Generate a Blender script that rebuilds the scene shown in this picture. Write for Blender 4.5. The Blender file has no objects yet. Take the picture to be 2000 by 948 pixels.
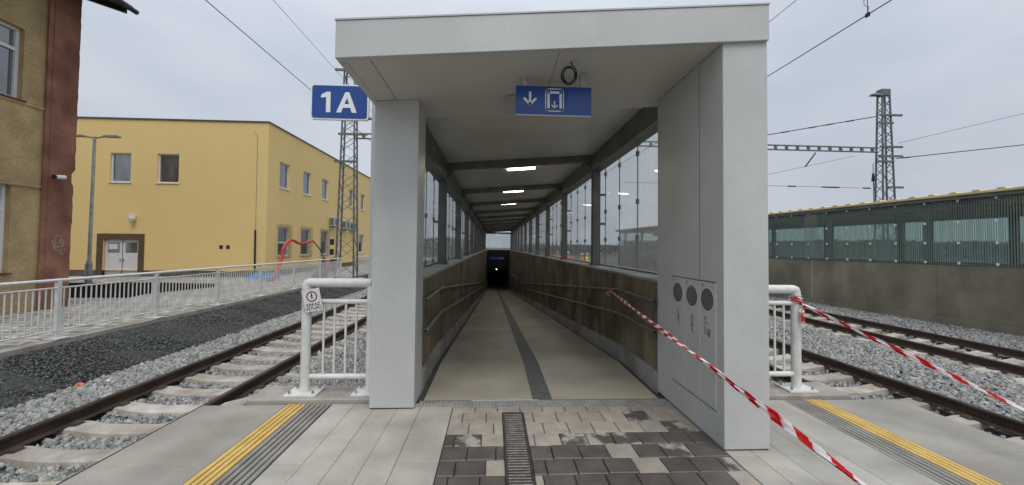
import bpy, bmesh, math, random
import numpy as np
from mathutils import Vector, Matrix
random.seed(7); rng = np.random.default_rng(7)
S = bpy.context.scene
C = S.collection
R = math.radians
# ------------------------------------------------------------------ camera
cam = bpy.data.cameras.new('camera'); camo = bpy.data.objects.new('camera', cam); C.objects.link(camo)
cam.sensor_fit = 'HORIZONTAL'; cam.sensor_width = 36; cam.lens = 740/2000*36
cam.shift_y = -11/2000; cam.clip_start = .05; cam.clip_end = 3000
yaw, pitch, roll = R(2.75), R(1.5), R(.6)
fw = Vector((math.sin(yaw)*math.cos(pitch), math.cos(yaw)*math.cos(pitch), math.sin(pitch)))
r0 = Vector((math.cos(yaw), -math.sin(yaw), 0)); u0 = r0.cross(fw)
rt = r0*math.cos(roll)+u0*math.sin(roll); up = -r0*math.sin(roll)+u0*math.cos(roll)
mw = Matrix((rt, up, -fw)).transposed().to_4x4(); mw.translation = (0, 0, 1.5)
camo.matrix_world = mw
S.camera = camo
# ------------------------------------------------------------------ world: overcast sky
SUN_EL, SUN_AZ = R(62), R(163)          # high, behind the camera and a little to its right
w = bpy.data.worlds.new('World'); S.world = w; w.use_nodes = True
nt = w.node_tree; N = nt.nodes; L = nt.links; N.clear()
def nd(t, **k):
    n = N.new(t)
    for a, b in k.items(): setattr(n, a, b)
    return n
sky = nd('ShaderNodeTexSky'); sky.sky_type = 'NISHITA'; sky.sun_disc = False
sky.sun_elevation = SUN_EL; sky.sun_rotation = SUN_AZ; sky.dust_density = 4
b1 = nd('ShaderNodeBackground'); b1.inputs[1].default_value = .08; L.new(sky.outputs[0], b1.inputs[0])
tc = nd('ShaderNodeTexCoord'); mp = nd('ShaderNodeMapping'); mp.inputs['Scale'].default_value = (1, 1, 2.2)
L.new(tc.outputs['Generated'], mp.inputs[0])
nz = nd('ShaderNodeTexNoise'); nz.inputs['Scale'].default_value = 2.2; nz.inputs['Detail'].default_value = 5; nz.inputs['Roughness'].default_value = .5
L.new(mp.outputs[0], nz.inputs['Vector'])
cr = nd('ShaderNodeValToRGB'); cr.color_ramp.elements[0].position = .3; cr.color_ramp.elements[1].position = .72
cr.color_ramp.elements[0].color = (.405, .445, .512, 1); cr.color_ramp.elements[1].color = (.545, .578, .635, 1)
L.new(nz.outputs[0], cr.inputs[0])
sx = nd('ShaderNodeSeparateXYZ'); L.new(tc.outputs['Generated'], sx.inputs[0])
mr = nd('ShaderNodeMapRange'); mr.inputs[1].default_value = 0; mr.inputs[2].default_value = 1; mr.inputs[3].default_value = .95; mr.inputs[4].default_value = 1.6
L.new(sx.outputs[2], mr.inputs[0])
b2 = nd('ShaderNodeBackground'); L.new(cr.outputs[0], b2.inputs[0]); L.new(mr.outputs[0], b2.inputs[1])
ms = nd('ShaderNodeMixShader'); ms.inputs[0].default_value = .9; L.new(b1.outputs[0], ms.inputs[1]); L.new(b2.outputs[0], ms.inputs[2])
wo = nd('ShaderNodeOutputWorld'); L.new(ms.outputs[0], wo.inputs[0])
sl = bpy.data.lights.new('sun', 'SUN'); sl.energy = 1.45; sl.angle = R(40); sl.color = (1, .96, .90)
so = bpy.data.objects.new('sun', sl); C.objects.link(so)
sd = Vector((math.sin(SUN_AZ)*math.cos(SUN_EL), math.cos(SUN_AZ)*math.cos(SUN_EL), math.sin(SUN_EL)))
so.rotation_euler = sd.to_track_quat('Z', 'Y').to_euler(); so.location = (0, -20, 30)
S.view_settings.view_transform = 'Standard'; S.view_settings.look = 'None'; S.view_settings.gamma = 1
S.view_settings.exposure = 0.25
S.cycles.transparent_max_bounces = 24
S.cycles.max_bounces = 8; S.cycles.diffuse_bounces = 4
# ------------------------------------------------------------------ materials
M = {}
def srgb(r, g, b):
    f = lambda c: (c/255/12.92) if c/255 <= .04045 else ((c/255+.055)/1.055)**2.4
    return (f(r), f(g), f(b))
def mat(name, col, rough=.6, var=.12, scale=3., bump=0., bscale=60., metal=0., spec=.4, stretch=(1, 1, 1), col2=None, lo=.35, hi=.65, fine=.08, rand=0., vcol=False, detail=6, blotch=None):
    m = bpy.data.materials.new(name); m.use_nodes = True; t = m.node_tree; n = t.nodes; l = t.links
    p = n['Principled BSDF']; p.inputs['Roughness'].default_value = rough; p.inputs['Metallic'].default_value = metal
    p.inputs['Specular IOR Level'].default_value = spec
    g = n.new('ShaderNodeNewGeometry'); mpn = n.new('ShaderNodeMapping'); mpn.inputs['Scale'].default_value = stretch
    l.new(g.outputs['Position'], mpn.inputs[0])
    z = n.new('ShaderNodeTexNoise'); z.inputs['Scale'].default_value = scale; z.inputs['Detail'].default_value = detail; l.new(mpn.outputs[0], z.inputs['Vector'])
    r = n.new('ShaderNodeValToRGB'); r.color_ramp.elements[0].position = lo; r.color_ramp.elements[1].position = hi
    a = col2 if col2 else tuple(c*(1-var) for c in col); b = col if col2 else tuple(min(1, c*(1+var)) for c in col)
    r.color_ramp.elements[0].color = (*a, 1); r.color_ramp.elements[1].color = (*b, 1); l.new(z.outputs[0], r.inputs[0])
    last = r.outputs[0]
    if blotch:
        zz = n.new('ShaderNodeTexNoise'); zz.inputs['Scale'].default_value = blotch[0]; zz.inputs['Detail'].default_value = 5; l.new(g.outputs['Position'], zz.inputs['Vector'])
        rr = n.new('ShaderNodeValToRGB'); rr.color_ramp.elements[0].position = .38; rr.color_ramp.elements[1].position = .62; rr.color_ramp.elements[0].color = (*blotch[1], 1); rr.color_ramp.elements[1].color = (*blotch[2], 1); l.new(zz.outputs[0], rr.inputs[0])
        vm = n.new('ShaderNodeVectorMath'); vm.operation = 'MULTIPLY'; l.new(last, vm.inputs[0]); l.new(rr.outputs[0], vm.inputs[1]); last = vm.outputs[0]
    if fine:
        z2 = n.new('ShaderNodeTexNoise'); z2.inputs['Scale'].default_value = bscale*1.7; z2.inputs['Detail'].default_value = 3; l.new(g.outputs['Position'], z2.inputs['Vector'])
        mr = n.new('ShaderNodeMapRange'); mr.inputs[1].default_value = .3; mr.inputs[2].default_value = .7; mr.inputs[3].default_value = 1-fine*2; mr.inputs[4].default_value = 1+fine*2; l.new(z2.outputs[0], mr.inputs[0])
        vm = n.new('ShaderNodeVectorMath'); vm.operation = 'SCALE'; l.new(last, vm.inputs[0]); l.new(mr.outputs[0], vm.inputs['Scale']); last = vm.outputs[0]
    if rand:
        oi = n.new('ShaderNodeObjectInfo'); mr = n.new('ShaderNodeMapRange'); mr.inputs[3].default_value = 1-rand; mr.inputs[4].default_value = 1+rand; l.new(oi.outputs['Random'], mr.inputs[0])
        vm = n.new('ShaderNodeVectorMath'); vm.operation = 'SCALE'; l.new(last, vm.inputs[0]); l.new(mr.outputs[0], vm.inputs['Scale']); last = vm.outputs[0]
    if vcol:
        at = n.new('ShaderNodeAttribute'); at.attribute_name = 'tone'
        vm = n.new('ShaderNodeVectorMath'); vm.operation = 'MULTIPLY'; l.new(last, vm.inputs[0]); l.new(at.outputs['Color'], vm.inputs[1]); last = vm.outputs[0]
    l.new(last, p.inputs['Base Color'])
    if bump:
        zb = n.new('ShaderNodeTexNoise'); zb.inputs['Scale'].default_value = bscale; zb.inputs['Detail'].default_value = 4; l.new(g.outputs['Position'], zb.inputs['Vector'])
        bp = n.new('ShaderNodeBump'); bp.inputs['Strength'].default_value = bump; bp.inputs['Distance'].default_value = .02
        l.new(zb.outputs[0], bp.inputs['Height']); l.new(bp.outputs[0], p.inputs['Normal'])
    M[name] = m; return m
def glass(name, tint, stripe=None, axis=1, pitch=.04, opac=.5, duty=.35, ior=1.45):
    m = bpy.data.materials.new(name); m.use_nodes = True; t = m.node_tree; n = t.nodes; l = t.links
    n.remove(n['Principled BSDF']); o = n['Material Output']
    tr = n.new('ShaderNodeBsdfTransparent'); tr.inputs[0].default_value = (*tint, 1)
    gl = n.new('ShaderNodeBsdfGlossy'); gl.inputs['Roughness'].default_value = .02
    lw = n.new('ShaderNodeLayerWeight'); lw.inputs[0].default_value = .5
    pw = n.new('ShaderNodeMath'); pw.operation = 'POWER'; l.new(lw.outputs['Facing'], pw.inputs[0]); pw.inputs[1].default_value = 5
    fr = n.new('ShaderNodeMath'); fr.operation = 'MULTIPLY_ADD'; l.new(pw.outputs[0], fr.inputs[0]); fr.inputs[1].default_value = .45; fr.inputs[2].default_value = .035
    mx = n.new('ShaderNodeMixShader'); l.new(fr.outputs[0], mx.inputs[0]); l.new(tr.outputs[0], mx.inputs[1]); l.new(gl.outputs[0], mx.inputs[2])
    last = mx.outputs[0]
    if stripe:
        g = n.new('ShaderNodeNewGeometry'); s = n.new('ShaderNodeSeparateXYZ'); l.new(g.outputs['Position'], s.inputs[0])
        a = n.new('ShaderNodeMath'); a.operation = 'MODULO'; l.new(s.outputs[axis], a.inputs[0]); a.inputs[1].default_value = pitch
        b = n.new('ShaderNodeMath'); b.operation = 'LESS_THAN'; l.new(a.outputs[0], b.inputs[0]); b.inputs[1].default_value = pitch*duty
        c = n.new('ShaderNodeMath'); c.operation = 'MULTIPLY'; l.new(b.outputs[0], c.inputs[0]); c.inputs[1].default_value = opac
        d1 = n.new('ShaderNodeBsdfDiffuse'); d1.inputs[0].default_value = (*stripe, 1); d2 = n.new('ShaderNodeBsdfTranslucent'); d2.inputs[0].default_value = (*stripe, 1); df = n.new('ShaderNodeMixShader'); df.inputs[0].default_value = .5; l.new(d1.outputs[0], df.inputs[1]); l.new(d2.outputs[0], df.inputs[2])
        m2 = n.new('ShaderNodeMixShader'); l.new(c.outputs[0], m2.inputs[0]); l.new(last, m2.inputs[1]); l.new(df.outputs[0], m2.inputs[2]); last = m2.outputs[0]
    l.new(last, o.inputs[0]); M[name] = m; return m
def emit(name, col, st):
    m = bpy.data.materials.new(name); m.use_nodes = True; p = m.node_tree.nodes['Principled BSDF']
    p.inputs['Base Color'].default_value = (.8, .8, .8, 1); p.inputs['Emission Color'].default_value = (*col, 1); p.inputs['Emission Strength'].default_value = st; M[name] = m
mat('cladding', (.515, .527, .515), .36, .04, 1.2, .02, 30, .0, .5, fine=.02, blotch=(2.5, (.955, .957, .95), (1.02, 1.02, 1.02)), stretch=(1, 1, .4))
mat('soffit', (.57, .555, .505), .42, .04, 1.5, 0, 30, 0, .4, fine=.012)
mat('ceiling', (.64, .62, .56), .35, .12, 1.0, 0, 30, .0, .5, fine=.02)
mat('steel_dark', (.155, .16, .155), .45, .2, 4, 0, 40, .2, .4)
mat('galv', (.34, .36, .37), .45, .18, 6, 0, 60, .6, .4)
mat('galv_dull', (.16, .17, .175), .5, .2, 6, 0, 60, .5, .4)
mat('white_paint', (.70, .715, .70), .38, .06, 4, .03, 50, 0, .5, fine=.025, blotch=(9, (.90, .89, .86), (1.01, 1.01, 1.01)))
mat('concrete_wall', (.255, .218, .158), .75, .3, 1.4, .25, 30, 0, .25, (3, 3, .3), col2=(.125, .104, .074), lo=.3, hi=.72, fine=.1, blotch=(1.6, (.55, .54, .52), (1.2, 1.14, 1.0)))
mat('concrete_out', (.285, .26, .205), .8, .3, .9, .25, 35, 0, .25, (1.6, 1.6, 1.0), col2=(.185, .167, .125), lo=.32, hi=.68, fine=.12, blotch=(.8, (.82, .83, .80), (1.08, 1.06, 1.0)))
mat('plinth_concrete', (.36, .355, .33), .75, .3, 2.5, .2, 40, 0, .3, col2=(.20, .197, .185))
mat('sill_concrete', (.36, .36, .34), .7, .2, 3, .15, 40, col2=(.26, .255, .235))
mat('ramp_concrete', (.47, .43, .35), .6, .2, 1.3, .08, 45, 0, .35, (1, .35, 1), col2=(.385, .35, .285), lo=.3, hi=.7, fine=.05, blotch=(1.1, (.80, .795, .78), (1.06, 1.06, 1.05)))
mat('ramp_stripe', (.125, .13, .13), .55, .3, 14, .1, 80, 0, .4, col2=(.085, .09, .092))
mat('gutter', (.085, .085, .08), .55, .3, 5, .1, 50, col2=(.05, .05, .048))
mat('slab', (.455, .437, .395), .75, .2, 2.2, .12, 70, 0, .3, col2=(.345, .33, .295), lo=.3, hi=.7, fine=.06, rand=.05, blotch=(1.1, (.80, .795, .78), (1.06, 1.06, 1.05)))
mat('slab_outer', (.37, .352, .315), .8, .2, 2.6, .15, 80, 0, .3, col2=(.285, .27, .24), lo=.3, hi=.7, fine=.08, rand=.04, blotch=(1.1, (.80, .795, .78), (1.06, 1.06, 1.05)))
mat('slab_rail', (.40, .375, .335), .8, .2, 4, .15, 60, 0, .3, col2=(.28, .255, .225), fine=.08)
mat('joint', (.10, .095, .088), .9, .3, 6, .2, 60)
mat('tactile_yellow', (.68, .475, .15), .65, .2, 5, .1, 70, 0, .35, col2=(.57, .39, .12), fine=.06)
mat('tactile_grey', (.30, .29, .265), .75, .2, 5, .1, 70, 0, .3, col2=(.225, .215, .195), fine=.06)
mat('paver_dry', (.375, .335, .28), .75, .2, 7, .15, 80, 0, .3, col2=(.285, .26, .225), fine=.07, rand=.08)
mat('paver_wet', (.115, .099, .088), .42, .2, 7, .12, 80, 0, .45, col2=(.078, .068, .061), fine=.08, rand=.12)
mat('paver_mixed', (.36, .33, .285), .6, .2, 5.5, .12, 80, 0, .4, col2=(.085, .075, .068), lo=.46, hi=.56, fine=.06, rand=.06, detail=3)
mat('transition', (.33, .325, .31), .7, .2, 8, .1, 60, col2=(.24, .235, .22))
mat('grate_steel', (.20, .19, .18), .5, .3, 20, 0, 60, .6, .4, col2=(.11, .10, .095))
mat('grate_frame', (.075, .072, .07), .55, .3, 10, 0, 60, .3)
mat('pit', (.012, .012, .012), .9, 0, 1, 0, fine=0)
mat('sleeper', (.49, .465, .42), .85, .2, 5, .2, 60, 0, .25, col2=(.38, .355, .31), fine=.08, rand=.12, blotch=(3.5, (.78, .74, .68), (1.05, 1.05, 1.05)))
mat('rail_rust', (.085, .060, .048), .6, .3, 9, .1, 60, .25, .3, col2=(.045, .034, .029), stretch=(1, .3, 1))
mat('ballast_base', (.10, .105, .10), .95, .3, 18, .8, 28, 0, .2, col2=(.035, .037, .037))
mat('ballast_stone', (.285, .295, .285), .9, .15, 10, .15, 90, 0, .25, vcol=True)
mat('dark_gravel', (.075, .078, .074), .95, .3, 14, .9, 30, 0, .2, col2=(.030, .032, .03))
mat('dark_stone', (.105, .112, .105), .9, .15, 10, 0, 90, 0, .25, vcol=True)
mat('asphalt', (.006, .006, .007), .9, .3, 12, .2, 90, 0, .02)
mat('soil', (.10, .095, .075), .95, .3, .3, .3, 6, col2=(.06, .062, .045))
mat('plaster_yellow', (.75, .57, .265), .85, .1, 2.2, .12, 40, 0, .2, col2=(.735, .555, .245), lo=.3, hi=.7, fine=.04, blotch=(.22, (.965, .96, .95), (1.01, 1.01, 1.01)))
mat('plaster_ochre', (.49, .37, .205), .9, .2, 1.6, .9, 26, 0, .15, col2=(.34, .25, .135), lo=.3, hi=.7, fine=.12, blotch=(.6, (.82, .80, .78), (1.04, 1.04, 1.04)))
mat('plaster_red', (.295, .150, .105), .9, .3, 2.0, .7, 30, 0, .15, col2=(.175, .086, .060), lo=.3, hi=.7, fine=.12, blotch=(.7, (.75, .72, .70), (1.18, 1.15, 1.12)))
mat('chalk', (.42, .33, .29), .9, .1, 8, 0)
mat('brown_trim', (.105, .068, .042), .8, .15, 3)
mat('base_plinth', (.12, .105, .085), .9, .25, 3, .2)
mat('frame_white', (.70, .72, .72), .4, .04, 5, 0, fine=.01)
mat('door_white', (.62, .63, .66), .45, .04, 5, 0, fine=.01)
mat('coping', (.10, .085, .06), .5, .2, 3)
mat('roof_dark', (.030, .030, .032), .6, .3, 4, .2, 20)
mat('roof_yellow', (.68, .56, .27), .45, .12, 2, 0, fine=.03)
mat('sign_blue', (.014, .062, .275), .22, .06, 2, 0, fine=0, spec=.5)
mat('sign_white', (.80, .82, .83), .45, .03, 3, 0, fine=.01)
mat('paper', (.66, .67, .67), .3, .04, 5, 0, fine=.01)
mat('ink', (.02, .02, .022), .6, 0, 1, 0, fine=0)
mat('ink_grey', (.13, .134, .134), .6, 0, 1, 0, fine=0)
mat('red_print', (.55, .03, .03), .5, 0, 1, 0, fine=0)
mat('bin_dark', (.125, .126, .122), .55, .15, 4, 0, fine=.02)
mat('seam', (.05, .05, .05), .8, 0, 1, 0, fine=0)
mat('seam_light', (.66, .67, .66), .4, 0, 1, 0, fine=0)
mat('rubber', (.012, .012, .013), .5, .2, 8, 0, fine=0)
mat('hose_red', (.50, .045, .03), .5, .15, 6, 0)
mat('tarp_blue', (.06, .24, .52), .5, .2, 5, .2, 12)
mat('sheet_grey', (.36, .38, .41), .6, .1, 3)
mat('plastic_grey', (.42, .43, .42), .5, .08, 4, 0)
mat('skin', (.45, .27, .2), .6, .05); mat('hivis_orange', (.85, .14, .03), .7, .1, 8); mat('hivis_yellow', (.50, .70, .06), .7, .1, 8)
mat('leaf', (.115, .118, .095), .85, .4, .25, 0, col2=(.065, .07, .056))
mat('ins', (.10, .045, .03), .35, .1)
emit('led', (1, .86, .66), 20.); emit('lamp_far', (1, .9, .75), 2.5)
glass('glass_clear', (.95, .965, .96), (.62, .645, .64), 1, .045, .36, .42)
glass('glass_green', (.83, .90, .875), (.50, .59, .565), 1, .055, .45, .48)
mat('window_dark', (.06, .068, .078), .07, .5, 2.2, 0, fine=0, spec=.9, stretch=(1, 1, .5)); M['window_dark'].node_tree.nodes['Principled BSDF'].inputs['IOR'].default_value = 2.0
mat('curtain', (.34, .36, .37), .8, .2, 3, 0, stretch=(6, 6, .4))
# old paving: small blocks far off, too small to pick apart
def paving_mat():
    m = mat('block_paving', (.34, .32, .29), .85, .15, 1.0, .1, 60, fine=.06); t = m.node_tree; n = t.nodes; l = t.links
    g = n.new('ShaderNodeNewGeometry'); b = n.new('ShaderNodeTexBrick'); zd = n.new('ShaderNodeTexNoise'); zd.inputs['Scale'].default_value = 1.7; l.new(g.outputs['Position'], zd.inputs['Vector']); va = n.new('ShaderNodeVectorMath'); va.operation = 'MULTIPLY_ADD'; l.new(zd.outputs['Color'], va.inputs[0]); va.inputs[1].default_value = (.4, .4, 0); l.new(g.outputs['Position'], va.inputs[2]); l.new(va.outputs[0], b.inputs['Vector'])
    b.inputs['Scale'].default_value = 1; b.inputs['Brick Width'].default_value = .42; b.inputs['Row Height'].default_value = .30; b.inputs['Mortar Size'].default_value = .035
    b.inputs['Color1'].default_value = (.19, .18, .16, 1); b.inputs['Color2'].default_value = (.31, .295, .265, 1); b.inputs['Mortar'].default_value = (.50, .485, .45, 1)
    z = n.new('ShaderNodeTexNoise'); z.inputs['Scale'].default_value = .8; l.new(g.outputs['Position'], z.inputs['Vector'])
    mr = n.new('ShaderNodeMapRange'); mr.inputs[1].default_value = .3; mr.inputs[2].default_value = .7; mr.inputs[3].default_value = .75; mr.inputs[4].default_value = 1.2; l.new(z.outputs[0], mr.inputs[0])
    v = n.new('ShaderNodeVectorMath'); v.operation = 'SCALE'; l.new(b.outputs[0], v.inputs[0]); l.new(mr.outputs[0], v.inputs['Scale']); l.new(v.outputs[0], n['Principled BSDF'].inputs['Base Color'])
paving_mat()
def tape_mat():
    m = bpy.data.materials.new('tape'); m.use_nodes = True; t = m.node_tree; n = t.nodes; l = t.links; p = n['Principled BSDF']; p.inputs['Roughness'].default_value = .35
    uv = n.new('ShaderNodeUVMap'); s = n.new('ShaderNodeSeparateXYZ'); l.new(uv.outputs[0], s.inputs[0])
    k = n.new('ShaderNodeMath'); k.operation = 'MULTIPLY_ADD'; l.new(s.outputs[1], k.inputs[0]); k.inputs[1].default_value = .09; l.new(s.outputs[0], k.inputs[2])
    a = n.new('ShaderNodeMath'); a.operation = 'MODULO'; l.new(k.outputs[0], a.inputs[0]); a.inputs[1].default_value = .19
    b = n.new('ShaderNodeMath'); b.operation = 'LESS_THAN'; l.new(a.outputs[0], b.inputs[0]); b.inputs[1].default_value = .095
    mx = n.new('ShaderNodeMix'); mx.data_type = 'RGBA'; l.new(b.outputs[0], mx.inputs[0]); mx.inputs[6].default_value = (.80, .79, .80, 1); mx.inputs[7].default_value = (.62, .018, .022, 1)
    l.new(mx.outputs[2], p.inputs['Base Color']); M['tape'] = m
tape_mat()
# ------------------------------------------------------------------ geometry helpers
class MB:
    def __init__(s): s.v = []; s.f = []
    def add(s, vs, fs):
        k = len(s.v); s.v += [tuple(x) for x in vs]; s.f += [tuple(i+k for i in f) for f in fs]; return s
    def box(s, x0, x1, y0, y1, z0, z1):
        return s.add([(x0, y0, z0), (x1, y0, z0), (x1, y1, z0), (x0, y1, z0), (x0, y0, z1), (x1, y0, z1), (x1, y1, z1), (x0, y1, z1)],
                     [(3, 2, 1, 0), (4, 5, 6, 7), (0, 1, 5, 4), (1, 2, 6, 5), (2, 3, 7, 6), (3, 0, 4, 7)])
    def hexa(s, b, t):                       # bottom and top quads (ccw from above)
        return s.add(list(b)+list(t), [(3, 2, 1, 0), (4, 5, 6, 7), (0, 1, 5, 4), (1, 2, 6, 5), (2, 3, 7, 6), (3, 0, 4, 7)])
    def chbox(s, x0, x1, y0, y1, z0, z1, c):   # box with chamfered top edge
        s.add([(x0, y0, z0), (x1, y0, z0), (x1, y1, z0), (x0, y1, z0), (x0, y0, z1-c), (x1, y0, z1-c), (x1, y1, z1-c), (x0, y1, z1-c), (x0+c, y0+c, z1), (x1-c, y0+c, z1), (x1-c, y1-c, z1), (x0+c, y1-c, z1)],
              [(3, 2, 1, 0), (0, 1, 5, 4), (1, 2, 6, 5), (2, 3, 7, 6), (3, 0, 4, 7), (4, 5, 9, 8), (5, 6, 10, 9), (6, 7, 11, 10), (7, 4, 8, 11), (8, 9, 10, 11)]); return s
    def tube(s, pts, r, n=10, caps=True):
        pts = [Vector(p) for p in pts]; rs = r if isinstance(r, (list, tuple)) else [r]*len(pts); k = len(s.v); ref = None
        for i, p in enumerate(pts):
            d = (pts[min(i+1, len(pts)-1)]-pts[max(i-1, 0)]).normalized()
            if ref is None: ref = Vector((0, 0, 1)) if abs(d.z) < .9 else Vector((1, 0, 0))
            a = d.cross(ref).normalized(); b = a.cross(d).normalized(); ref = b
            for j in range(n):
                t = 2*math.pi*j/n; s.v.append(tuple(p+(a*math.cos(t)+b*math.sin(t))*rs[i]))
        for i in range(len(pts)-1):
            for j in range(n):
                s.f.append((k+i*n+j, k+i*n+(j+1) % n, k+(i+1)*n+(j+1) % n, k+(i+1)*n+j))
        if caps: s.f.append(tuple(k+j for j in reversed(range(n)))); s.f.append(tuple(k+(len(pts)-1)*n+j for j in range(n)))
        return s
    def bar(s, a, b, w, h=None):             # square bar between two points
        a = Vector(a); b = Vector(b); h = h or w; d = (b-a).normalized(); ref = Vector((0, 0, 1)) if abs(d.z) < .95 else Vector((0, 1, 0))
        x = d.cross(ref).normalized()*w/2; y = x.cross(d).normalized()*h/2
        return s.hexa([a-x-y, a+x-y, a+x+y, a-x+y], [b-x-y, b+x-y, b+x+y, b-x+y])
    def prism(s, poly, o, ux, uy, depth):    # 2-D polygon in plane (o, ux, uy), extruded along ux x uy
        o = Vector(o); ux = Vector(ux); uy = Vector(uy); nn = ux.cross(uy)*depth; k = len(poly)
        a = [o+ux*p[0]+uy*p[1] for p in poly]; b = [p+nn for p in a]
        return s.add(a+b, [tuple(reversed(range(k))), tuple(range(k, 2*k))]+[(i, (i+1) % k, k+(i+1) % k, k+i) for i in range(k)])
    def mesh(s, name, mt, off=(0, 0, 0), smooth=False):
        me = bpy.data.meshes.new(name); o = off
        me.from_pydata([(v[0]-o[0], v[1]-o[1], v[2]-o[2]) for v in s.v], [], s.f); me.materials.append(M[mt]); me.update()
        bm = bmesh.new(); bm.from_mesh(me); bmesh.ops.recalc_face_normals(bm, faces=bm.faces); bm.to_mesh(me); bm.free()
        if smooth: me.shade_smooth(); me.set_sharp_from_angle(angle=R(40))
        return me
def wloc(o):
    v = Vector((0, 0, 0))
    while o: v += o.location; o = o.parent
    return v
def build(mb, name, mt, parent=None, base=None, smooth=False, bevel=0):
    off = base if base is not None else (wloc(parent) if parent else (0, 0, 0))
    o = bpy.data.objects.new(name, mb.mesh(name, mt, off, smooth)); C.objects.link(o)
    if parent: o.parent = parent; o.location = Vector(off)-wloc(parent)
    else: o.location = off
    if bevel:
        b = o.modifiers.new('edge', 'BEVEL'); b.width = bevel; b.segments = 2; b.limit_method = 'ANGLE'
    return o
def put(me, name, parent, loc, rot=None):
    o = bpy.data.objects.new(name, me); C.objects.link(o); o.parent = parent; o.location = Vector(loc)-(wloc(parent) if parent else Vector((0, 0, 0)))
    if rot: o.rotation_euler = rot
    return o
def tag(o, label, cat, group=None):
    o['label'] = label; o['category'] = cat
    if group: o['group'] = group
    return o
def thing(name, label, cat, loc, group=None):
    o = bpy.data.objects.new(name, None); C.objects.link(o); o.location = loc; o.empty_display_size = .1
    return tag(o, label, cat, group)
def struct(o): o['kind'] = 'structure'; return o
def stuff(o): o['kind'] = 'stuff'; return o
def copy_tree(o, parent=None, d=(0, 0, 0)):
    c = o.copy(); C.objects.link(c)
    if parent: c.parent = parent
    else: c.location = Vector(o.location)+Vector(d)
    for ch in list(o.children): copy_tree(ch, c)
    return c
def text_mesh(txt, size, mt, thick=.0, extrude=.0008, shear=0):
    cu = bpy.data.curves.new('lettering', 'FONT'); cu.body = txt; cu.size = size; cu.align_x = 'CENTER'; cu.align_y = 'CENTER'; cu.offset = thick; cu.extrude = extrude; cu.shear = shear; cu.resolution_u = 3
    o = bpy.data.objects.new('tmp', cu); C.objects.link(o); dg = bpy.context.evaluated_depsgraph_get(); dg.update()
    me = bpy.data.meshes.new_from_object(o.evaluated_get(dg)); bpy.data.objects.remove(o); me.materials.clear(); me.materials.append(M[mt]); return me
def wall_cells(mb, P, ur, zr, ops, depth):
    """front skin with real openings; P(u,z,d) -> point, d = depth into the wall; ops: (u0,u1,z0,z1)"""
    us = sorted(set([ur[0], ur[1]]+[q for o in ops for q in o[:2]])); zs = sorted(set([zr[0], zr[1]]+[q for o in ops for q in o[2:4]]))
    for i in range(len(us)-1):
        for j in range(len(zs)-1):
            cu, cz = (us[i]+us[i+1])/2, (zs[j]+zs[j+1])/2
            if any(o[0] < cu < o[1] and o[2] < cz < o[3] for o in ops): continue
            mb.add([P(us[i], zs[j], 0), P(us[i+1], zs[j], 0), P(us[i+1], zs[j+1], 0), P(us[i], zs[j+1], 0)], [(0, 1, 2, 3)])
    for (a, b, c, d) in ops:
        q = [(a, c), (b, c), (b, d), (a, d)]
        for k in range(4):
            m, n = q[k], q[(k+1) % 4]
            mb.add([P(*m, 0), P(*n, 0), P(*n, depth), P(*m, depth)], [(0, 1, 2, 3)])
# ================================================================== SETTING
G = -.36          # level of the station pavement on the left
ZR = -.60         # top of rails
ZB = -.87         # ballast between sleepers
g = MB()
for (x0, x1, y0, y1) in ((-600, -1.12, -60, 900), (2.12, 600, -60, 900), (-1.12, 2.12, 58, 900), (-1.12, 2.12, -60, 3.7)):
    g.add([(x0, y0, -1.02), (x1, y0, -1.02), (x1, y1, -1.02), (x0, y1, -1.02)], [(0, 1, 2, 3)])
struct(build(g, 'ground', 'soil'))
g = MB(); g.box(-40, -8.47, -8, 60, -1.0, G); pav = struct(build(g, 'pavement', 'block_paving'))
asp = [(-14.27, 13.41), (-12.33, 13.47), (-12.63, 14.58), (-11.92, 16.9), (-12.83, 18.19), (-16.02, 18.74), (-19.4, 18.2), (-19.4, 13.4)]
g = MB(); g.prism(asp, (0, 0, G+.004), (1, 0, 0), (0, 1, 0), .006); struct(build(g, 'asphalt_patch', 'asphalt'))
kr = None
for i in range(24):                              # kerb stones under the fence
    g = MB(); y = 3.2+i*1.0; g.chbox(-8.47, -8.22, y+.004, y+.996, -.62, G+.012+random.uniform(-.004, .004), .012)
    o = build(g, 'kerb', 'slab_rail')
    if kr is None: kr = struct(o)
    else: o.parent = kr
# ballast bed
def ysh(y): return -.0016*max(0, y-10)**2         # the two tracks on the right bend gently to the left
def ballast_sheet(name, prof, y0, y1, mt, bend=False):
    mb = MB(); ys = np.linspace(y0, y1, 40)
    for y in ys:
        for (x, z) in prof: mb.v.append((x+(ysh(y) if bend else 0), y, z))
    n = len(prof)
    for i in range(len(ys)-1):
        for j in range(n-1): mb.f.append((i*n+j, i*n+j+1, (i+1)*n+j+1, (i+1)*n+j))
    return struct(build(mb, name, mt))
ballast_sheet('track_bed', [(-6.75, -.86), (-5.9, -.82), (-5.3, -.82), (-4.9, ZB-.03), (-4.0, ZB-.03), (-3.7, -.82), (-3.0, -.80), (-1.13, -.78)], -4, 60, 'ballast_base')
ballast_sheet('track_bed', [(2.13, -.82), (3.9, -.83), (4.7, -.83), (5.2, ZB-.03), (6.2, ZB-.03), (6.7, -.82), (8.9, -.80), (9.4, -.82), (9.9, ZB-.03), (10.9, ZB-.03), (11.5, -.82), (12.2, -.74), (13.9, -.68)], -4, 60, 'ballast_base')
mb = MB(); ys = np.linspace(2.5, 40, 90); prof = [(-8.23, -.45), (-7.7, -.56), (-7.2, -.72), (-6.7, -.86), (-6.2, -.9)]
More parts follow.
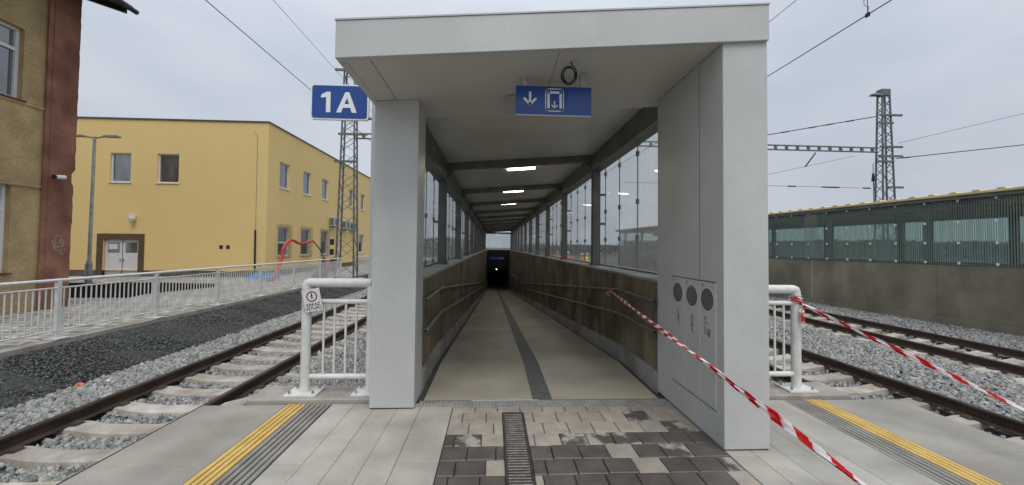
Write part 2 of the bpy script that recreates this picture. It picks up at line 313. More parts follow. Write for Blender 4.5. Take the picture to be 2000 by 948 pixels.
for y in ys:
    for (x, z) in prof: mb.v.append((x+random.uniform(-.05, .05), y, z+random.uniform(-.02, .02)))
for i in range(len(ys)-1):
    for j in range(4): mb.f.append((i*5+j, i*5+j+1, (i+1)*5+j+1, (i+1)*5+j))
struct(build(mb, 'embankment', 'dark_gravel'))
def stones(name, mt, xs, ys, zs, size, tone):
    n = len(xs); base = np.array([(-1, -1, -.7), (1, -1, -.7), (1, 1, -.7), (-1, 1, -.7), (-.75, -.7, .7), (.8, -.75, .6), (.7, .8, .75), (-.8, .7, .65)], float)*.5
    q = base[None]*(1+rng.uniform(-.45, .45, (n, 8, 3)))*rng.uniform(.45, 1.25, (n, 1, 3))*size[:, None, None]
    A = rng.normal(size=(n, 4)); A[:, 3] += .6; A /= np.linalg.norm(A, axis=1)[:, None]; a, b, c, d = A.T
    Rm = np.stack([1-2*(b*b+c*c), 2*(a*b-c*d), 2*(a*c+b*d), 2*(a*b+c*d), 1-2*(a*a+c*c), 2*(b*c-a*d), 2*(a*c-b*d), 2*(b*c+a*d), 1-2*(a*a+b*b)], 1).reshape(n, 3, 3)
    q = np.einsum('nij,nkj->nki', Rm, q)+np.stack([xs, ys, zs], 1)[:, None]
    fq = np.array([(3, 2, 1, 0), (4, 5, 6, 7), (0, 1, 5, 4), (1, 2, 6, 5), (2, 3, 7, 6), (3, 0, 4, 7)])
    F = (fq[None]+np.arange(n)[:, None, None]*8).reshape(-1)
    me = bpy.data.meshes.new(name); me.vertices.add(n*8); me.vertices.foreach_set('co', q.reshape(-1)); me.loops.add(len(F)); me.loops.foreach_set('vertex_index', F.astype(np.int32))
    me.polygons.add(n*6); me.polygons.foreach_set('loop_start', np.arange(0, len(F), 4, dtype=np.int32)); me.update(calc_edges=True); me.validate()
    at = me.color_attributes.new('tone', 'FLOAT_COLOR', 'POINT'); col = np.ones((n, 8, 4)); col[:, :, :3] = tone[:, None, :]; at.data.foreach_set('color', col.reshape(-1))
    me.materials.append(M[mt]); o = bpy.data.objects.new(name, me); C.objects.link(o); return stuff(o)
def scatter(rects):
    X = []; Y = []
    for (x0, x1, y0, y1, den) in rects:
        k = int((x1-x0)*(y1-y0)*den); X.append(rng.uniform(x0, x1, k)); Y.append(rng.uniform(y0, y1, k))
    return np.concatenate(X), np.concatenate(Y)
SP = .6
def ballast_stones(name, label, rects, tracks, prof, bend):
    x, y = scatter(rects); sh = np.where(bend, -.0016*np.maximum(0, y-10)**2, 0)
    keep = np.ones(len(x), bool)
    for (ax, y0) in tracks:
        ins = (np.abs(x-ax) < 1.22) & (np.abs(((y-y0+SP/2) % SP)-SP/2) < .145); keep &= ~(ins & (rng.uniform(size=len(x)) > .012))
        for s in (-1, 1): keep &= ~(np.abs(x-(ax+s*.7535)) < .085)
    x, y, sh = x[keep], y[keep], sh[keep]
    z = np.interp(x, [p[0] for p in prof], [p[1] for p in prof])+rng.uniform(-.012, .02, len(x))
    sz = rng.uniform(.034, .076, len(x))*np.where(y > 11, 1.35, 1.0)
    t = np.clip(rng.normal(1.0, .22, len(x)), .45, 1.8)[:, None]*np.array([1, 1, 1])+rng.normal(0, .03, (len(x), 3)); t[:, 0] += rng.uniform(-.02, .07, len(x))
    o = stones(name, 'ballast_stone', x+sh, y, z, sz, np.clip(t, .2, 2.0)); tag(o, label, 'gravel')
TL, TR1, TR2 = -4.49, 5.80, 10.48
ballast_stones('track_ballast', 'grey crushed stone ballast around the rails beside the yellow building', [(-6.75, -1.15, 3.7, 9, 900), (-6.75, -2.6, 1.5, 3.7, 900), (-6.75, -1.15, 9, 16, 520), (-6.75, -1.15, 16, 34, 200)], [(TL, .22)],
    [(-6.75, -.86), (-5.9, -.81), (-5.3, -.81), (-4.9, ZB-.015), (-4.0, ZB-.015), (-3.7, -.81), (-3.0, -.79), (-1.13, -.77)], False)
ballast_stones('track_ballast', 'grey crushed stone ballast around the rails below the concrete retaining wall', [(4.0, 13.9, 1.8, 5, 600), (2.2, 13.9, 5, 10, 620), (2.2, 13.9, 10, 16, 420), (2.2, 13.9, 16, 32, 120)], [(TR1, .1), (TR2, .33)],
    [(2.13, -.81), (3.9, -.82), (4.7, -.82), (5.2, ZB-.015), (6.4, ZB-.015), (6.7, -.81), (8.9, -.79), (9.4, -.81), (9.9, ZB-.015), (10.9, ZB-.015), (11.5, -.81), (12.2, -.73), (13.9, -.67)], True)
x, y = scatter([(-8.19, -6.45, 3.5, 12, 1100), (-8.19, -6.45, 12, 24, 500)])
z = np.interp(x, [-8.23, -7.7, -7.2, -6.7, -6.2], [-.45, -.56, -.72, -.86, -.9])+.006
tag(stones('embankment_gravel', 'dark_stone', x, y, z, rng.uniform(.014, .04, len(x)), np.clip(rng.normal(.9, .3, len(x)), .3, 1.8)[:, None]*np.ones(3)), 'fine black gravel covering the bank below the white fence', 'gravel')
# ------------------------------------------------------------------ tracks
RP = [(-.07, 0), (.07, 0), (.07, .012), (.012, .03), (.010, .115), (.036, .128), (.036, .155), (.028, .162), (-.028, .162), (-.036, .155), (-.036, .128), (-.010, .115), (-.012, .03), (-.07, .012)]
def sleeper_mesh():
    mb = MB(); pr = [(-1.22, -.03), (-1.05, .0), (-.60, .0), (-.40, -.035), (-.2, -.05), (.2, -.05), (.40, -.035), (.60, 0), (1.05, 0), (1.22, -.03)]
    for (x, z) in pr: mb.v += [(x, -.15, -.2), (x, -.125, z-.015), (x, -.105, z), (x, .105, z), (x, .125, z-.015), (x, .15, -.2)]
    for i in range(len(pr)-1):
        for j in range(5): mb.f.append((i*6+j, i*6+j+1, (i+1)*6+j+1, (i+1)*6+j))
    k = (len(pr)-1)*6; mb.f += [tuple(range(6)), tuple(k+j for j in reversed(range(6)))]
    return mb.mesh('sleeper', 'sleeper')
SLM = sleeper_mesh(); mb = MB()
mb.hexa([(-.035, -.06, 0), (.035, -.06, 0), (.035, .06, 0), (-.035, .06, 0)], [(-.035, -.045, .04), (.02, -.045, .02), (.02, .045, .02), (-.035, .045, .04)])
CLM = mb.mesh('rail_clip', 'rail_rust')
def track(label, ax, y0, y1, ph, bend, y_start):
    root = thing('railway_track', label, 'track', (ax, y_start, ZR-.162), 'railway tracks either side of the platform')
    for s in (-1, 1):
        mb = MB(); ys = np.arange(y0, y1+.1, 2.0); n = len(RP)
        for yy in ys:
            for (px_, pz_) in RP: mb.v.append((ax+s*.7535+px_+(ysh(yy) if bend else 0), yy, ZR-.162+pz_))
        for i in range(len(ys)-1):
            for j in range(n): mb.f.append((i*n+j, i*n+(j+1) % n, (i+1)*n+(j+1) % n, (i+1)*n+j))
        mb.f += [tuple(range(n)), tuple((len(ys)-1)*n+j for j in reversed(range(n)))]
        build(mb, 'rail', 'rail_rust', root)
    yy = ph+math.ceil((y0-ph)/SP)*SP
    while yy < min(y1, 30):
        sx_ = ysh(yy) if bend else 0
        sp = put(SLM, 'sleeper', root, (ax+sx_, yy, ZR-.166+random.uniform(-.003, .003)), (0, 0, random.uniform(-.01, .01)))
        if yy < 12:
            for s in (-1, 1):
                for q in (-1, 1): c = bpy.data.objects.new('rail_clip', CLM); C.objects.link(c); c.parent = sp; c.location = (s*.7535+q*.11, 0, .002); c.rotation_euler = (0, 0, 0 if q > 0 else math.pi)
        yy += SP
track('rusty rails on pale concrete sleepers below the white fence of the yellow building', TL, -3, 58, .22, False, 4)
track('rusty rails on pale concrete sleepers passing right beside the platform end with the bins', TR1, -3, 58, .1, True, 4)
track('rusty rails on pale concrete sleepers running close along the concrete retaining wall', TR2, -3, 58, .33, True, 4)
# ------------------------------------------------------------------ platform
pl = MB()
pl.box(-2.66, 4.10, -8, 3.70, -1.0, -.035)
plat = struct(build(pl, 'platform', 'joint'))
def piece(x0, x1, y0, y1, name, mt, c=.004, z1=0., gap=.003, z0=-.034, rough=.0012):
    mb = MB(); mb.chbox(x0+gap, x1-gap, y0+gap, y1-gap, z0, z1+random.uniform(-rough, rough), c)
    return build(mb, name, mt, plat, base=((x0+x1)/2, (y0+y1)/2, 0))
YJ = [3.69, 2.70, 1.70, .70, -.30, -1.30, -2.30, -3.3]
for a, b in zip(YJ[1:], YJ[:-1]):
    piece(-2.68, -1.915, a, b, 'slab', 'slab_outer', .006); piece(3.30, 4.12, a, b, 'slab', 'slab_outer', .006)
    for (x0, x1) in ((-1.5, -1.29), (-1.29, -1.08), (-1.08, -.87), (-.87, -.66), (-.66, -.365)): piece(x0, x1, a, b, 'slab', 'slab', .003, gap=.0012)
    for (x0, x1) in ((1.735, 1.93), (1.93, 2.14), (2.14, 2.35), (2.35, 2.56), (2.56, 2.9)): piece(x0, x1, a, b, 'slab', 'slab', .003, gap=.0012)
    for sgn, e in ((1, -1.912), (-1, 3.297)):
        for k in range(4):
            u0_, u1_ = e+sgn*(k*.0435+.003), e+sgn*(k*.0435+.0375); piece(min(u0_, u1_), max(u0_, u1_), a, b, 'tactile_rib', 'tactile_yellow', .004, z1=.004, gap=.001)
        for k in range(5):
            u0_, u1_ = e+sgn*(.176+k*.0455+.005), e+sgn*(.176+k*.0455+.0395); piece(min(u0_, u1_), max(u0_, u1_), a, b, 'tactile_rib', 'tactile_grey', .004, z1=.003, gap=.001)
piece(-2.68, -.365, -8, -3.3, 'slab', 'slab'); piece(1.735, 4.12, -8, -3.3, 'slab', 'slab'); piece(-.365, 1.735, -8, -3.3, 'slab', 'slab')
# block pavers between the slabs, wet in front and dry under the canopy
rows = [3.59, 3.485, 3.28, 3.085, 2.90, 2.712, 2.53, 2.345]
while rows[-1] > -3.2: rows.append(rows[-1]-.186)
DR0, DR1 = .095, .285
for r, (b, a) in enumerate(zip(rows[:-1], rows[1:])):
    off = (.0, .1, .035, .13, .02, .09, .15, .05)[r % 8]
    xs = [-.362]; x = -.362+.207-off if off < .15 else -.362+.207*.4
    while x < 1.732-.05: xs.append(x); x += .207
    xs.append(1.732)
    for x0, x1 in zip(xs[:-1], xs[1:]):
        segs = [(x0, x1)]
        if b < 3.49 and x1 > DR0 and x0 < DR1: segs = [(p, q) for p, q in ((x0, min(x1, DR0)), (max(x0, DR1), x1)) if q-p > .03]
        for (p, q) in segs:
            xc = (p+q)/2; half = q-p < .15
            m_ = 'paver_wet'
            if r <= 2: m_ = 'paver_dry' if xc < 1.25 or random.random() < .55 else 'paver_mixed'
            elif r == 3: m_ = 'paver_wet' if xc < -.25 else ('paver_mixed' if xc < -.03 else ('paver_dry' if xc < .5 else ('paver_mixed' if xc < 1.25 else 'paver_wet')))
            elif r == 4: m_ = 'paver_dry' if (half and DR1-.02 < p < DR1+.02) or abs(xc-1.06) < .1 else ('paver_mixed' if abs(xc-1.28) < .1 else 'paver_wet')
            elif r == 5: m_ = 'paver_dry' if (half and q < DR0+.02 and q > DR0-.02) or abs(xc-1.16) < .1 else ('paver_mixed' if abs(xc-.58) < .1 or xc > 1.55 else 'paver_wet')
            elif r == 6: m_ = 'paver_dry' if (half and DR1-.02 < p < DR1+.02) or xc > 1.6 else 'paver_wet'
            elif random.random() < .12: m_ = 'paver_mixed'
            piece(p, q, a, b, 'paver', m_, .005, z1=random.uniform(-.004, .001), gap=.0028)
# ribbed threshold strip, railing pads
mb = MB(); mb.box(-.70, 1.735, 3.6, 3.748, -.034, -.006)
for i in range(76):
    x = -.695+i*.032
    for j in range(3): mb.chbox(x, x+.026, 3.603+j*.049, 3.646+j*.049, -.006, .001, .003)
stuff(build(mb, 'threshold_strip', 'transition', plat))
for (x0, x1) in ((-2.30, -1.13), (2.09, 3.62)):
    mb = MB(); mb.chbox(x0, x1, 3.705, 4.06, -.9, .045, .015); build(mb, 'railing_pad', 'slab_rail', plat, base=((x0+x1)/2, 3.9, 0))
mb = MB(); mb.hexa([(-2.62, 3.71, -.9), (-2.32, 3.71, -.9), (-2.32, 3.98, -.9), (-2.62, 3.9, -.9)], [(-2.62, 3.71, -.06), (-2.32, 3.71, -.005), (-2.32, 3.98, -.005), (-2.62, 3.9, -.06)])
build(mb, 'railing_pad', 'slab_rail', plat)
# drain
dr = thing('drain_channel', 'slotted steel drain grate set lengthways in the block pavers', 'drain', (.19, 2.9, 0))
mb = MB(); mb.box(DR0+.004, DR1-.004, -3, 3.48, -.033, -.026); build(mb, 'channel_bed', 'pit', dr)
mb = MB()
for (p, q) in ((DR0+.003, DR0+.017), (DR1-.017, DR1-.003)): mb.chbox(p, q, -3, 3.462, -.03, -.001, .002)
mb.chbox(DR0+.003, DR1-.003, 3.463, 3.482, -.03, -.001, .002); build(mb, 'grate_frame', 'grate_frame', dr)
mb = MB(); mb.chbox(DR0+.018, DR1-.018, -.011, .011, -.024, -.003, .003); bar = mb.mesh('grate_bar', 'grate_steel')
for i in range(110): put(bar, 'grate_bar', dr, (0*.19, 0, 0)).location = (0-.0, 3.445-i*.0335-2.9, 0)
for o in dr.children:
    if o.name.startswith('grate_bar'): o.location.x = -.19
# ================================================================== RAMP
SL = .0895; YB = 4.95
def rz(y): return 0 if y < YB else -(y-YB)*SL
def strip(mb, x0, x1, ys, z, top=None):
    for a, b in zip(ys[:-1], ys[1:]):
        if top is None: mb.add([(x0, a, z(a)), (x1, a, z(a)), (x1, b, z(b)), (x0, b, z(b))], [(0, 1, 2, 3)])
        else: mb.hexa([(x0, a, z(a)), (x1, a, z(a)), (x1, b, z(b)), (x0, b, z(b))], [(x0, a, top(a)), (x1, a, top(a)), (x1, b, top(b)), (x0, b, top(b))])
YE = 42.2; yr = [3.75, YB, YE]; yr2 = [3.75, YB, YE, 56]
zf = lambda y: rz(min(y, YE))
mb = MB(); strip(mb, -.66, .40, yr2, zf); strip(mb, .595, 1.66, yr2, zf); ramp = struct(build(mb, 'ramp_floor', 'ramp_concrete'))
mb = MB(); strip(mb, .40, .595, yr2, zf); build(mb, 'guide_strip', 'ramp_stripe', ramp)
mb = MB(); strip(mb, -.755, -.66, yr2, lambda y: zf(y)-.012); strip(mb, 1.66, 1.745, yr2, lambda y: zf(y)-.012); build(mb, 'gutter', 'gutter', ramp)
WT = 1.165
def ramp_wall(label, xi, s):
    root = thing('ramp_wall', label, 'wall', (xi+s*.2, 4, 0))
    lo, hi = sorted((xi, xi+s*.4))
    segs = [3.93]+[5.1+i*3.2 for i in range(12)]; segs = [q for q in segs if q < YE]+[YE]
    for a, b in zip(segs[:-1], segs[1:]):                            # casting bays
        mb = MB(); mb.box(lo, hi, a+.002, b-.002, -4.2, WT-.032); build(mb, 'wall_panel', 'concrete_wall', root, bevel=.004)
    mb = MB(); l2, h2 = sorted((xi-s*.012, xi+s*.43)); mb.chbox(l2, h2, 3.93, YE, WT-.03, WT, .006); build(mb, 'sill', 'sill_concrete', root)
    l3, h3 = sorted((xi-s*.03, xi+s*.05)); mb = MB(); strip(mb, l3, h3, [3.932, YB, YE], lambda y: rz(y)-.1, lambda y: rz(y)+.20); build(mb, 'plinth', 'plinth_concrete', root)
    return root
ramp_wall('stained board-marked concrete ramp wall rising behind the plain grey pier', -.75, -1)
ramp_wall('stained board-marked concrete ramp wall rising behind the pier with the bins', 1.745, 1)
def handrail(label, x, s, z):
    root = thing('handrail', label, 'handrail', (x, 4, z), 'tubular steel handrails on the ramp walls')
    pts = [(x, 3.86, z), (x, 4.4, z), (x, YB-.06, z), (x, YB+.08, z-.007)]+[(x, y, z+rz(y)) for y in (8, 14, 20, 28, 36, YE-1)]
    mb = MB(); mb.tube(pts, .021, 12); build(mb, 'rail_tube', 'galv_dull', root, smooth=True)
    for i in range(26):
        y = 4.0+i*1.45
        zz = z+rz(y); mb = MB(); mb.tube([(x, y, zz-.02), (x, y, zz-.075), (x+s*.07, y, zz-.075)], .006, 6); mb.tube([(x+s*.062, y, zz-.075), (x+s*.07, y, zz-.075)], .03, 10); build(mb, 'bracket', 'galv_dull', root)
    mb = MB(); mb.tube([(x, 3.858, z), (x, 3.861, z)], .0155, 12); build(mb, 'open_end', 'pit', root)
handrail('upper steel handrail on the ramp wall behind the plain pier', -.672, -1, .955); handrail('lower steel handrail on the ramp wall behind the plain pier', -.672, -1, .645)
handrail('upper steel handrail with tape tied on, behind the pier with the bins', 1.667, 1, .945); handrail('lower steel handrail on the ramp wall behind the pier with the bins', 1.667, 1, .635)
# end of ramp: headwall, dark passage
hw = thing('headwall', 'dark headwall with direction sign above the black underpass mouth', 'wall', (.5, YE+.1, -3.3))
mb = MB(); mb.box(-1.15, 2.15, YE+.004, YE+.3, -.95, WT-.02); build(mb, 'wall', 'roof_dark', hw)
mb = MB(); zfl = rz(YE); mb.box(-1.2, -.76, YE+.31, 56, zfl-.3, -.96); mb.box(1.75, 2.2, YE+.31, 56, zfl-.3, -.96); mb.box(-1.2, 2.2, 56, 56.3, zfl-.3, -.96); mb.box(-1.2, 2.2, YE+.31, 56.3, -.955, -.6); build(mb, 'passage', 'concrete_wall', hw)
ds = thing('direction_sign', 'small dark blue sign with white arrow marks on the headwall', 'sign', (.45, YE-.05, .1)); mb = MB(); mb.box(-.4, 1.3, YE-.05, YE, -.02, .42); build(mb, 'plate', 'sign_blue', ds)
for i, (x, wd) in enumerate(((-.2, .1), (.1, .16), (.42, .1), (.72, .24), (1.04, .2))): mb = MB(); mb.box(x-wd/2, x+wd/2, YE-.056, YE-.05, .12, .30); build(mb, 'sign_mark', 'plastic_grey', ds)
pl_ = thing('passage_lamp', 'lit lamp shining in the dark underpass mouth', 'lamp', (.35, YE+1.5, -1.0)); mb = MB(); mb.box(.2, .5, YE+1.3, YE+1.7, -1.04, -.97); build(mb, 'housing', 'steel_dark', pl_); mb = MB(); mb.box(.28, .42, YE+1.32, YE+1.5, -1.14, -1.042); build(mb, 'lens', 'lamp_far', pl_)
# ================================================================== GLAZED CANOPY OVER THE RAMP
RS = .0775
def cz(x): return 3.04+RS*(x+.918)         # underside of ceiling sheets
PY = [7.1+3.2*i for i in range(11)]
cn = thing('ramp_canopy', 'long glazed canopy with dark steel frame over the sloping ramp', 'canopy', (.5, 4, 1.17))
for y in PY:
    for (x, s) in ((-.96, -1), (1.93, 1)):
        mb = MB(); mb.box(x-.07, x+.07, y-.07, y-.06, WT, cz(x)-.01); mb.box(x-.07, x+.07, y+.06, y+.07, WT, cz(x)-.01); mb.box(x-.006, x+.006, y-.06, y+.06, WT, cz(x)-.01)
        mb.box(x-.055, x-.05, y-.06, y+.06, WT, cz(x)-.01); mb.box(x+.05, x+.055, y-.06, y+.06, WT, cz(x)-.01)
        p = build(mb, 'post', 'steel_dark', cn); mb = MB(); mb.box(x-.11, x+.11, y-.11, y+.11, WT, WT+.015)
        for a in (-1, 1):
            for b in (-1, 1): mb.tube([(x+a*.085, y+b*.085, WT+.015), (x+a*.085, y+b*.085, WT+.04)], .012, 6)
        build(mb, 'base_plate', 'galv_dull', p)
        mb = MB(); i_ = -s; mb.prism([(0, 0), (.16, 0), (0, -.16)], (x+i_*.07, y-.005*i_, cz(x)-.126+(RS*.1 if i_ > 0 else -.012)), (i_, 0, 0), (0, 0, 1), .01); build(mb, 'gusset', 'steel_dark', p)
        for zz in ((1.95, 2.5) if s > 0 else (1.95,)): mb = MB(); q = sorted((x+s*.07, 2.105 if s > 0 else -1.115)); mb.box(q[0], q[1], y-.05, y-.02, zz-.02, zz+.02); build(mb, 'glass_bracket', 'steel_dark', p)
    mb = MB(); mb.hexa([(-1.05, y-.065, cz(-1.05)-.125), (2.02, y-.065, cz(2.02)-.125), (2.02, y+.065, cz(2.02)-.125), (-1.05, y+.065, cz(-1.05)-.125)], [(-1.05, y-.065, cz(-1.05)-.003), (2.02, y-.065, cz(2.02)-.003), (2.02, y+.065, cz(2.02)-.003), (-1.05, y+.065, cz(-1.05)-.003)])
    build(mb, 'cross_beam', 'steel_dark', cn)
ce = [4.12]+PY+[YE]
for a, b in zip(ce[:-1], ce[1:]):
    mb = MB(); mb.hexa([(-.87, a+.004, cz(-.87)), (1.84, a+.004, cz(1.84)), (1.84, b-.004, cz(1.84)), (-.87, b-.004, cz(-.87))], [(-.87, a+.004, cz(-.87)+.02), (1.84, a+.004, cz(1.84)+.02), (1.84, b-.004, cz(1.84)+.02), (-.87, b-.004, cz(-.87)+.02)]); build(mb, 'ceiling_panel', 'ceiling', cn)
mb = MB(); mb.hexa([(-1.2, 4.12, cz(-1.2)+.03), (2.2, 4.12, cz(2.2)+.03), (2.2, YE+.2, cz(2.2)+.03), (-1.2, YE+.2, cz(-1.2)+.03)], [(-1.2, 4.12, cz(-1.2)+.12), (2.2, 4.12, cz(2.2)+.12), (2.2, YE+.2, cz(2.2)+.12), (-1.2, YE+.2, cz(-1.2)+.12)]); build(mb, 'roof', 'roof_yellow', cn)
mb = MB(); mb.box(-1.06, -.875, 4.13, YE, 2.70, cz(-1.06)+.025); build(mb, 'eave_beam', 'steel_dark', cn)
mb = MB(); mb.box(1.845, 2.05, 4.13, YE, 2.965, cz(1.845)+.02); build(mb, 'eave_beam', 'steel_dark', cn)
JY = [3.86+.8*i for i in range(49)]
def panel_mesh(h, t): mb = MB(); mb.box(-t/2, t/2, .006, .794, 0, h); return mb
def clamp_mesh(mt): mb = MB(); mb.box(-.02, .02, -.022, .022, -.035, .035); return mb.mesh('clamp', mt)
CLD = clamp_mesh('steel_dark')
GPR = panel_mesh(1.93, .012).mesh('glass_panel', 'glass_clear'); GPL = panel_mesh(1.60, .012).mesh('glass_panel', 'glass_clear')
mb = MB(); mb.chbox(-.05, .05, .05, .75, 0, .022, .004); SHO = mb.mesh('shoe', 'galv_dull')
SEA = MB().box(-.007, .007, .795, .805, 0, 1.93).mesh('joint_seal', 'steel_dark'); SEB = MB().box(-.007, .007, .795, .805, 0, 1.60).mesh('joint_seal', 'steel_dark')
for (x, me, h, cz_) in ((2.105, GPR, 1.93, (.28, .99, 1.7, 1.9)), (-1.115, GPL, 1.60, (.03, .8, 1.55))):
    for i, y in enumerate(JY[:-1]):
        if y+.8 > YE+.1: break
        p = put(me, 'glass_panel', cn, (x, y, WT+.03))
        for q in cz_[:3]:
            c = bpy.data.objects.new('clamp', CLD); C.objects.link(c); c.parent = p; c.location = (-.0 if x > 0 else 0, .8, q+(.18 if x > 0 and q < .5 else 0))
        sh_ = bpy.data.objects.new('shoe', SHO); C.objects.link(sh_); sh_.parent = p; sh_.location = (0, 0, -.029)
        sl__ = bpy.data.objects.new('joint_seal', SEA if x > 0 else SEB); C.objects.link(sl__); sl__.parent = p
GE = MB(); GE.box(-.85, 1.84, YE+.05, YE+.062, WT+.0, 2.98); build(GE, 'end_glass', 'glass_clear', cn)
mb = MB(); mb.box(-1.1, -.875, YE+.02, YE+.1, WT, 3.0); mb.box(1.85, 2.1, YE+.02, YE+.1, WT, 3.1); mb.box(-.874, 1.849, YE+.02, YE+.1, 2.92, 3.1); build(mb, 'end_frame', 'steel_dark', cn)
for i in range(11):
    y = 7.75+3.2*i; xc = .53; z = cz(xc)
    r = thing('ceiling_light', 'lit linear ceiling light across the canopy ceiling above the ramp', 'light', (xc, y, z), 'lights under the ramp canopy')
    mb = MB(); t = RS; H_ = lambda x0, x1, y0, y1, d0, d1: MB().hexa([(x0, y0, cz(x0)-d1), (x1, y0, cz(x1)-d1), (x1, y1, cz(x1)-d1), (x0, y1, cz(x0)-d1)], [(x0, y0, cz(x0)-d0), (x1, y0, cz(x1)-d0), (x1, y1, cz(x1)-d0), (x0, y1, cz(x0)-d0)])
    build(H_(.10, .84, y-.09, y+.09, .001, .035), 'housing', 'plastic_grey', r); build(H_(.27, .83, y-.04, y+.04, .037, .06), 'diffuser', 'led', r)
# ================================================================== ENTRANCE PORTAL
po = thing('entrance_portal', 'pale grey metal-clad underpass portal with sloping roof band and two piers', 'portal', (.5, 3.2, 0))
fz = lambda x: 2.842+RS*(x+1.153)
def slope_box(x0, x1, y0, y1, d0, d1):
    return MB().hexa([(x0, y0, fz(x0)+d0), (x1, y0, fz(x1)+d0), (x1, y1, fz(x1)+d0), (x0, y1, fz(x0)+d0)], [(x0, y0, fz(x0)+d1), (x1, y0, fz(x1)+d1), (x1, y1, fz(x1)+d1), (x0, y1, fz(x0)+d1)])
build(slope_box(-1.155, 2.075, 2.742, 2.80, 0, .272), 'fascia', 'cladding', po, bevel=.004)
build(slope_box(-1.16, 2.08, 2.736, 4.1, .2735, .285), 'roof_cap', 'cladding', po)
build(slope_box(-1.155, -1.10, 2.801, 4.1, .001, .271), 'side_fascia', 'cladding', po)
build(slope_box(2.03, 2.075, 2.801, 4.1, .001, .271), 'side_fascia', 'cladding', po)
for (x0, x1) in ((-1.099, -.925), (-.918, .478), (.482, 1.72), (1.726, 2.029)): build(slope_box(x0, x1, 2.801, 4.1, .004, .02), 'soffit_panel', 'soffit', po)
build(slope_box(-1.09, 2.02, 2.81, 4.09, .03, .26), 'roof_core', 'steel_dark', po)
def pier(x0, x1, y0, y1, name): 
    mb = MB(); mb.hexa([(x0, y0, .010), (x1, y0, .010), (x1, y1, .010), (x0, y1, .010)], [(x0, y0, fz(x0)+.003), (x1, y0, fz(x1)+.003), (x1, y1, fz(x1)+.003), (x0, y1, fz(x0)+.003)]); return build(mb, name, 'cladding', po, bevel=.006)
lp = pier(-1.122, -.715, 3.56, 3.925, 'pier'); lp['label'] = 'plain grey pier'
mb = MB(); mb.box(-1.268, -1.08, 3.926, 4.12, .05, fz(-1.26)+.15); build(mb, 'side_panel', 'cladding', lp)
build(MB().box(-1.114, -.723, 3.568, 3.92, .0025, .0095), 'base_shadow_line', 'seam', lp)  # near-black core strip puts the shadow line of the base gap into colour
rp = pier(1.727, 2.078, 2.77, 3.922, 'pier'); build(MB().box(1.735, 2.07, 2.778, 3.915, .0025, .0095), 'base_shadow_line', 'seam', rp); rp['label'] = 'grey pier with three bin doors'  # dark strip in the gap again stands in for the shadow line
mb = MB(); mb.box(1.7255, 1.728, 3.099, 3.103, 1.26, 3.03); build(mb, 'panel_seam', 'seam', rp)
DZ0, DZ1 = .275, 1.235
for (a, b) in ((3.345, 3.59), (3.092, 3.345), (2.868, 3.092)):
    mb = MB(); mb.chbox(a+.004, b-.004, -DZ1, -DZ0, 0, .006, .002); mb2 = MB(); mb2.v = [(1.7275-v[2], v[0], -v[1]) for v in mb.v]; mb2.f = mb.f; d = build(mb2, 'bin_door', 'cladding', rp)
    yc = (a+b)/2; zc = 1.093
    ring = [(.097*math.cos(t*math.pi/20), .097*math.sin(t*math.pi/20)) for t in range(40)]; hole = [(.09*math.cos(t*math.pi/20), .09*math.sin(t*math.pi/20)) for t in range(40)]
    build(MB().prism(ring, (1.7212, yc, zc), (0, -1, 0), (0, 0, 1), .0012), 'opening_rim', 'seam_light', rp); build(MB().prism(hole, (1.7198, yc, zc), (0, -1, 0), (0, 0, 1), .0012), 'bin_opening', 'bin_dark', rp)
    kx = [(.012*math.cos(t*math.pi/6), .012*math.sin(t*math.pi/6)) for t in range(12)]
    build(MB().prism(kx, (1.7212, b-.05, 1.205), (0, -1, 0), (0, 0, 1), .006), 'lock', 'galv', rp)
mb = MB(); mb.box(1.7205, 1.7265, 2.865, 3.593, DZ1-.001, DZ1+.005); build(mb, 'panel_seam', 'seam', rp)
for y in (3.345, 3.092, 2.866): mb = MB(); mb.box(1.7255, 1.7268, y-.004, y+.004, DZ0, DZ1); build(mb, 'panel_seam', 'seam_light', rp)
mb = MB(); mb.box(1.7255, 1.7268, 2.866, 3.593, DZ0-.03, DZ0-.024); build(mb, 'panel_seam', 'seam', rp)
for (txt, y, z, sz) in (('papír', 3.465, .872, .062), ('plasty', 3.218, .855, .066)):
    o = put(text_mesh(txt, sz, 'ink_grey', .0004, .0005, .3), 'lettering', rp, (1.7208, y, z)); 
    o.matrix_local = Matrix.Translation(Vector((1.7208, y, z))-wloc(rp)) @ Matrix(((0, 0, -1, 0), (0, 1, 0, 0), (1, 0, 0, 0), (0, 0, 0, 1))) @ Matrix.Scale(1, 4)
    # reads upwards, facing the ramp
    o.matrix_local = Matrix.Translation(Vector((1.7208, y, z))-wloc(rp)) @ Matrix(((0, 0, -1, 0), (0, 1, 0, 0), (1, 0, 0, 0), (0, 0, 0, 1)))
def strokes(segs, wd, o, ux, uy, depth=.001):
    mb = MB()
    for pts in segs:
        for (a, b) in zip(pts[:-1], pts[1:]):
            a2 = Vector(a); b2 = Vector(b); d = (b2-a2); ln = d.length or 1; d /= ln; nn = Vector((-d.y, d.x))*wd/2; e = d*wd*.35
            mb.prism([tuple(a2-nn-e), tuple(b2-nn+e), tuple(b2+nn+e), tuple(a2+nn-e)], o, ux, uy, depth)
    return mb
circ = lambda cx, cy, r, n=12: [(cx+r*math.cos(2*math.pi*i/n), cy+r*math.sin(2*math.pi*i/n)) for i in range(n+1)]
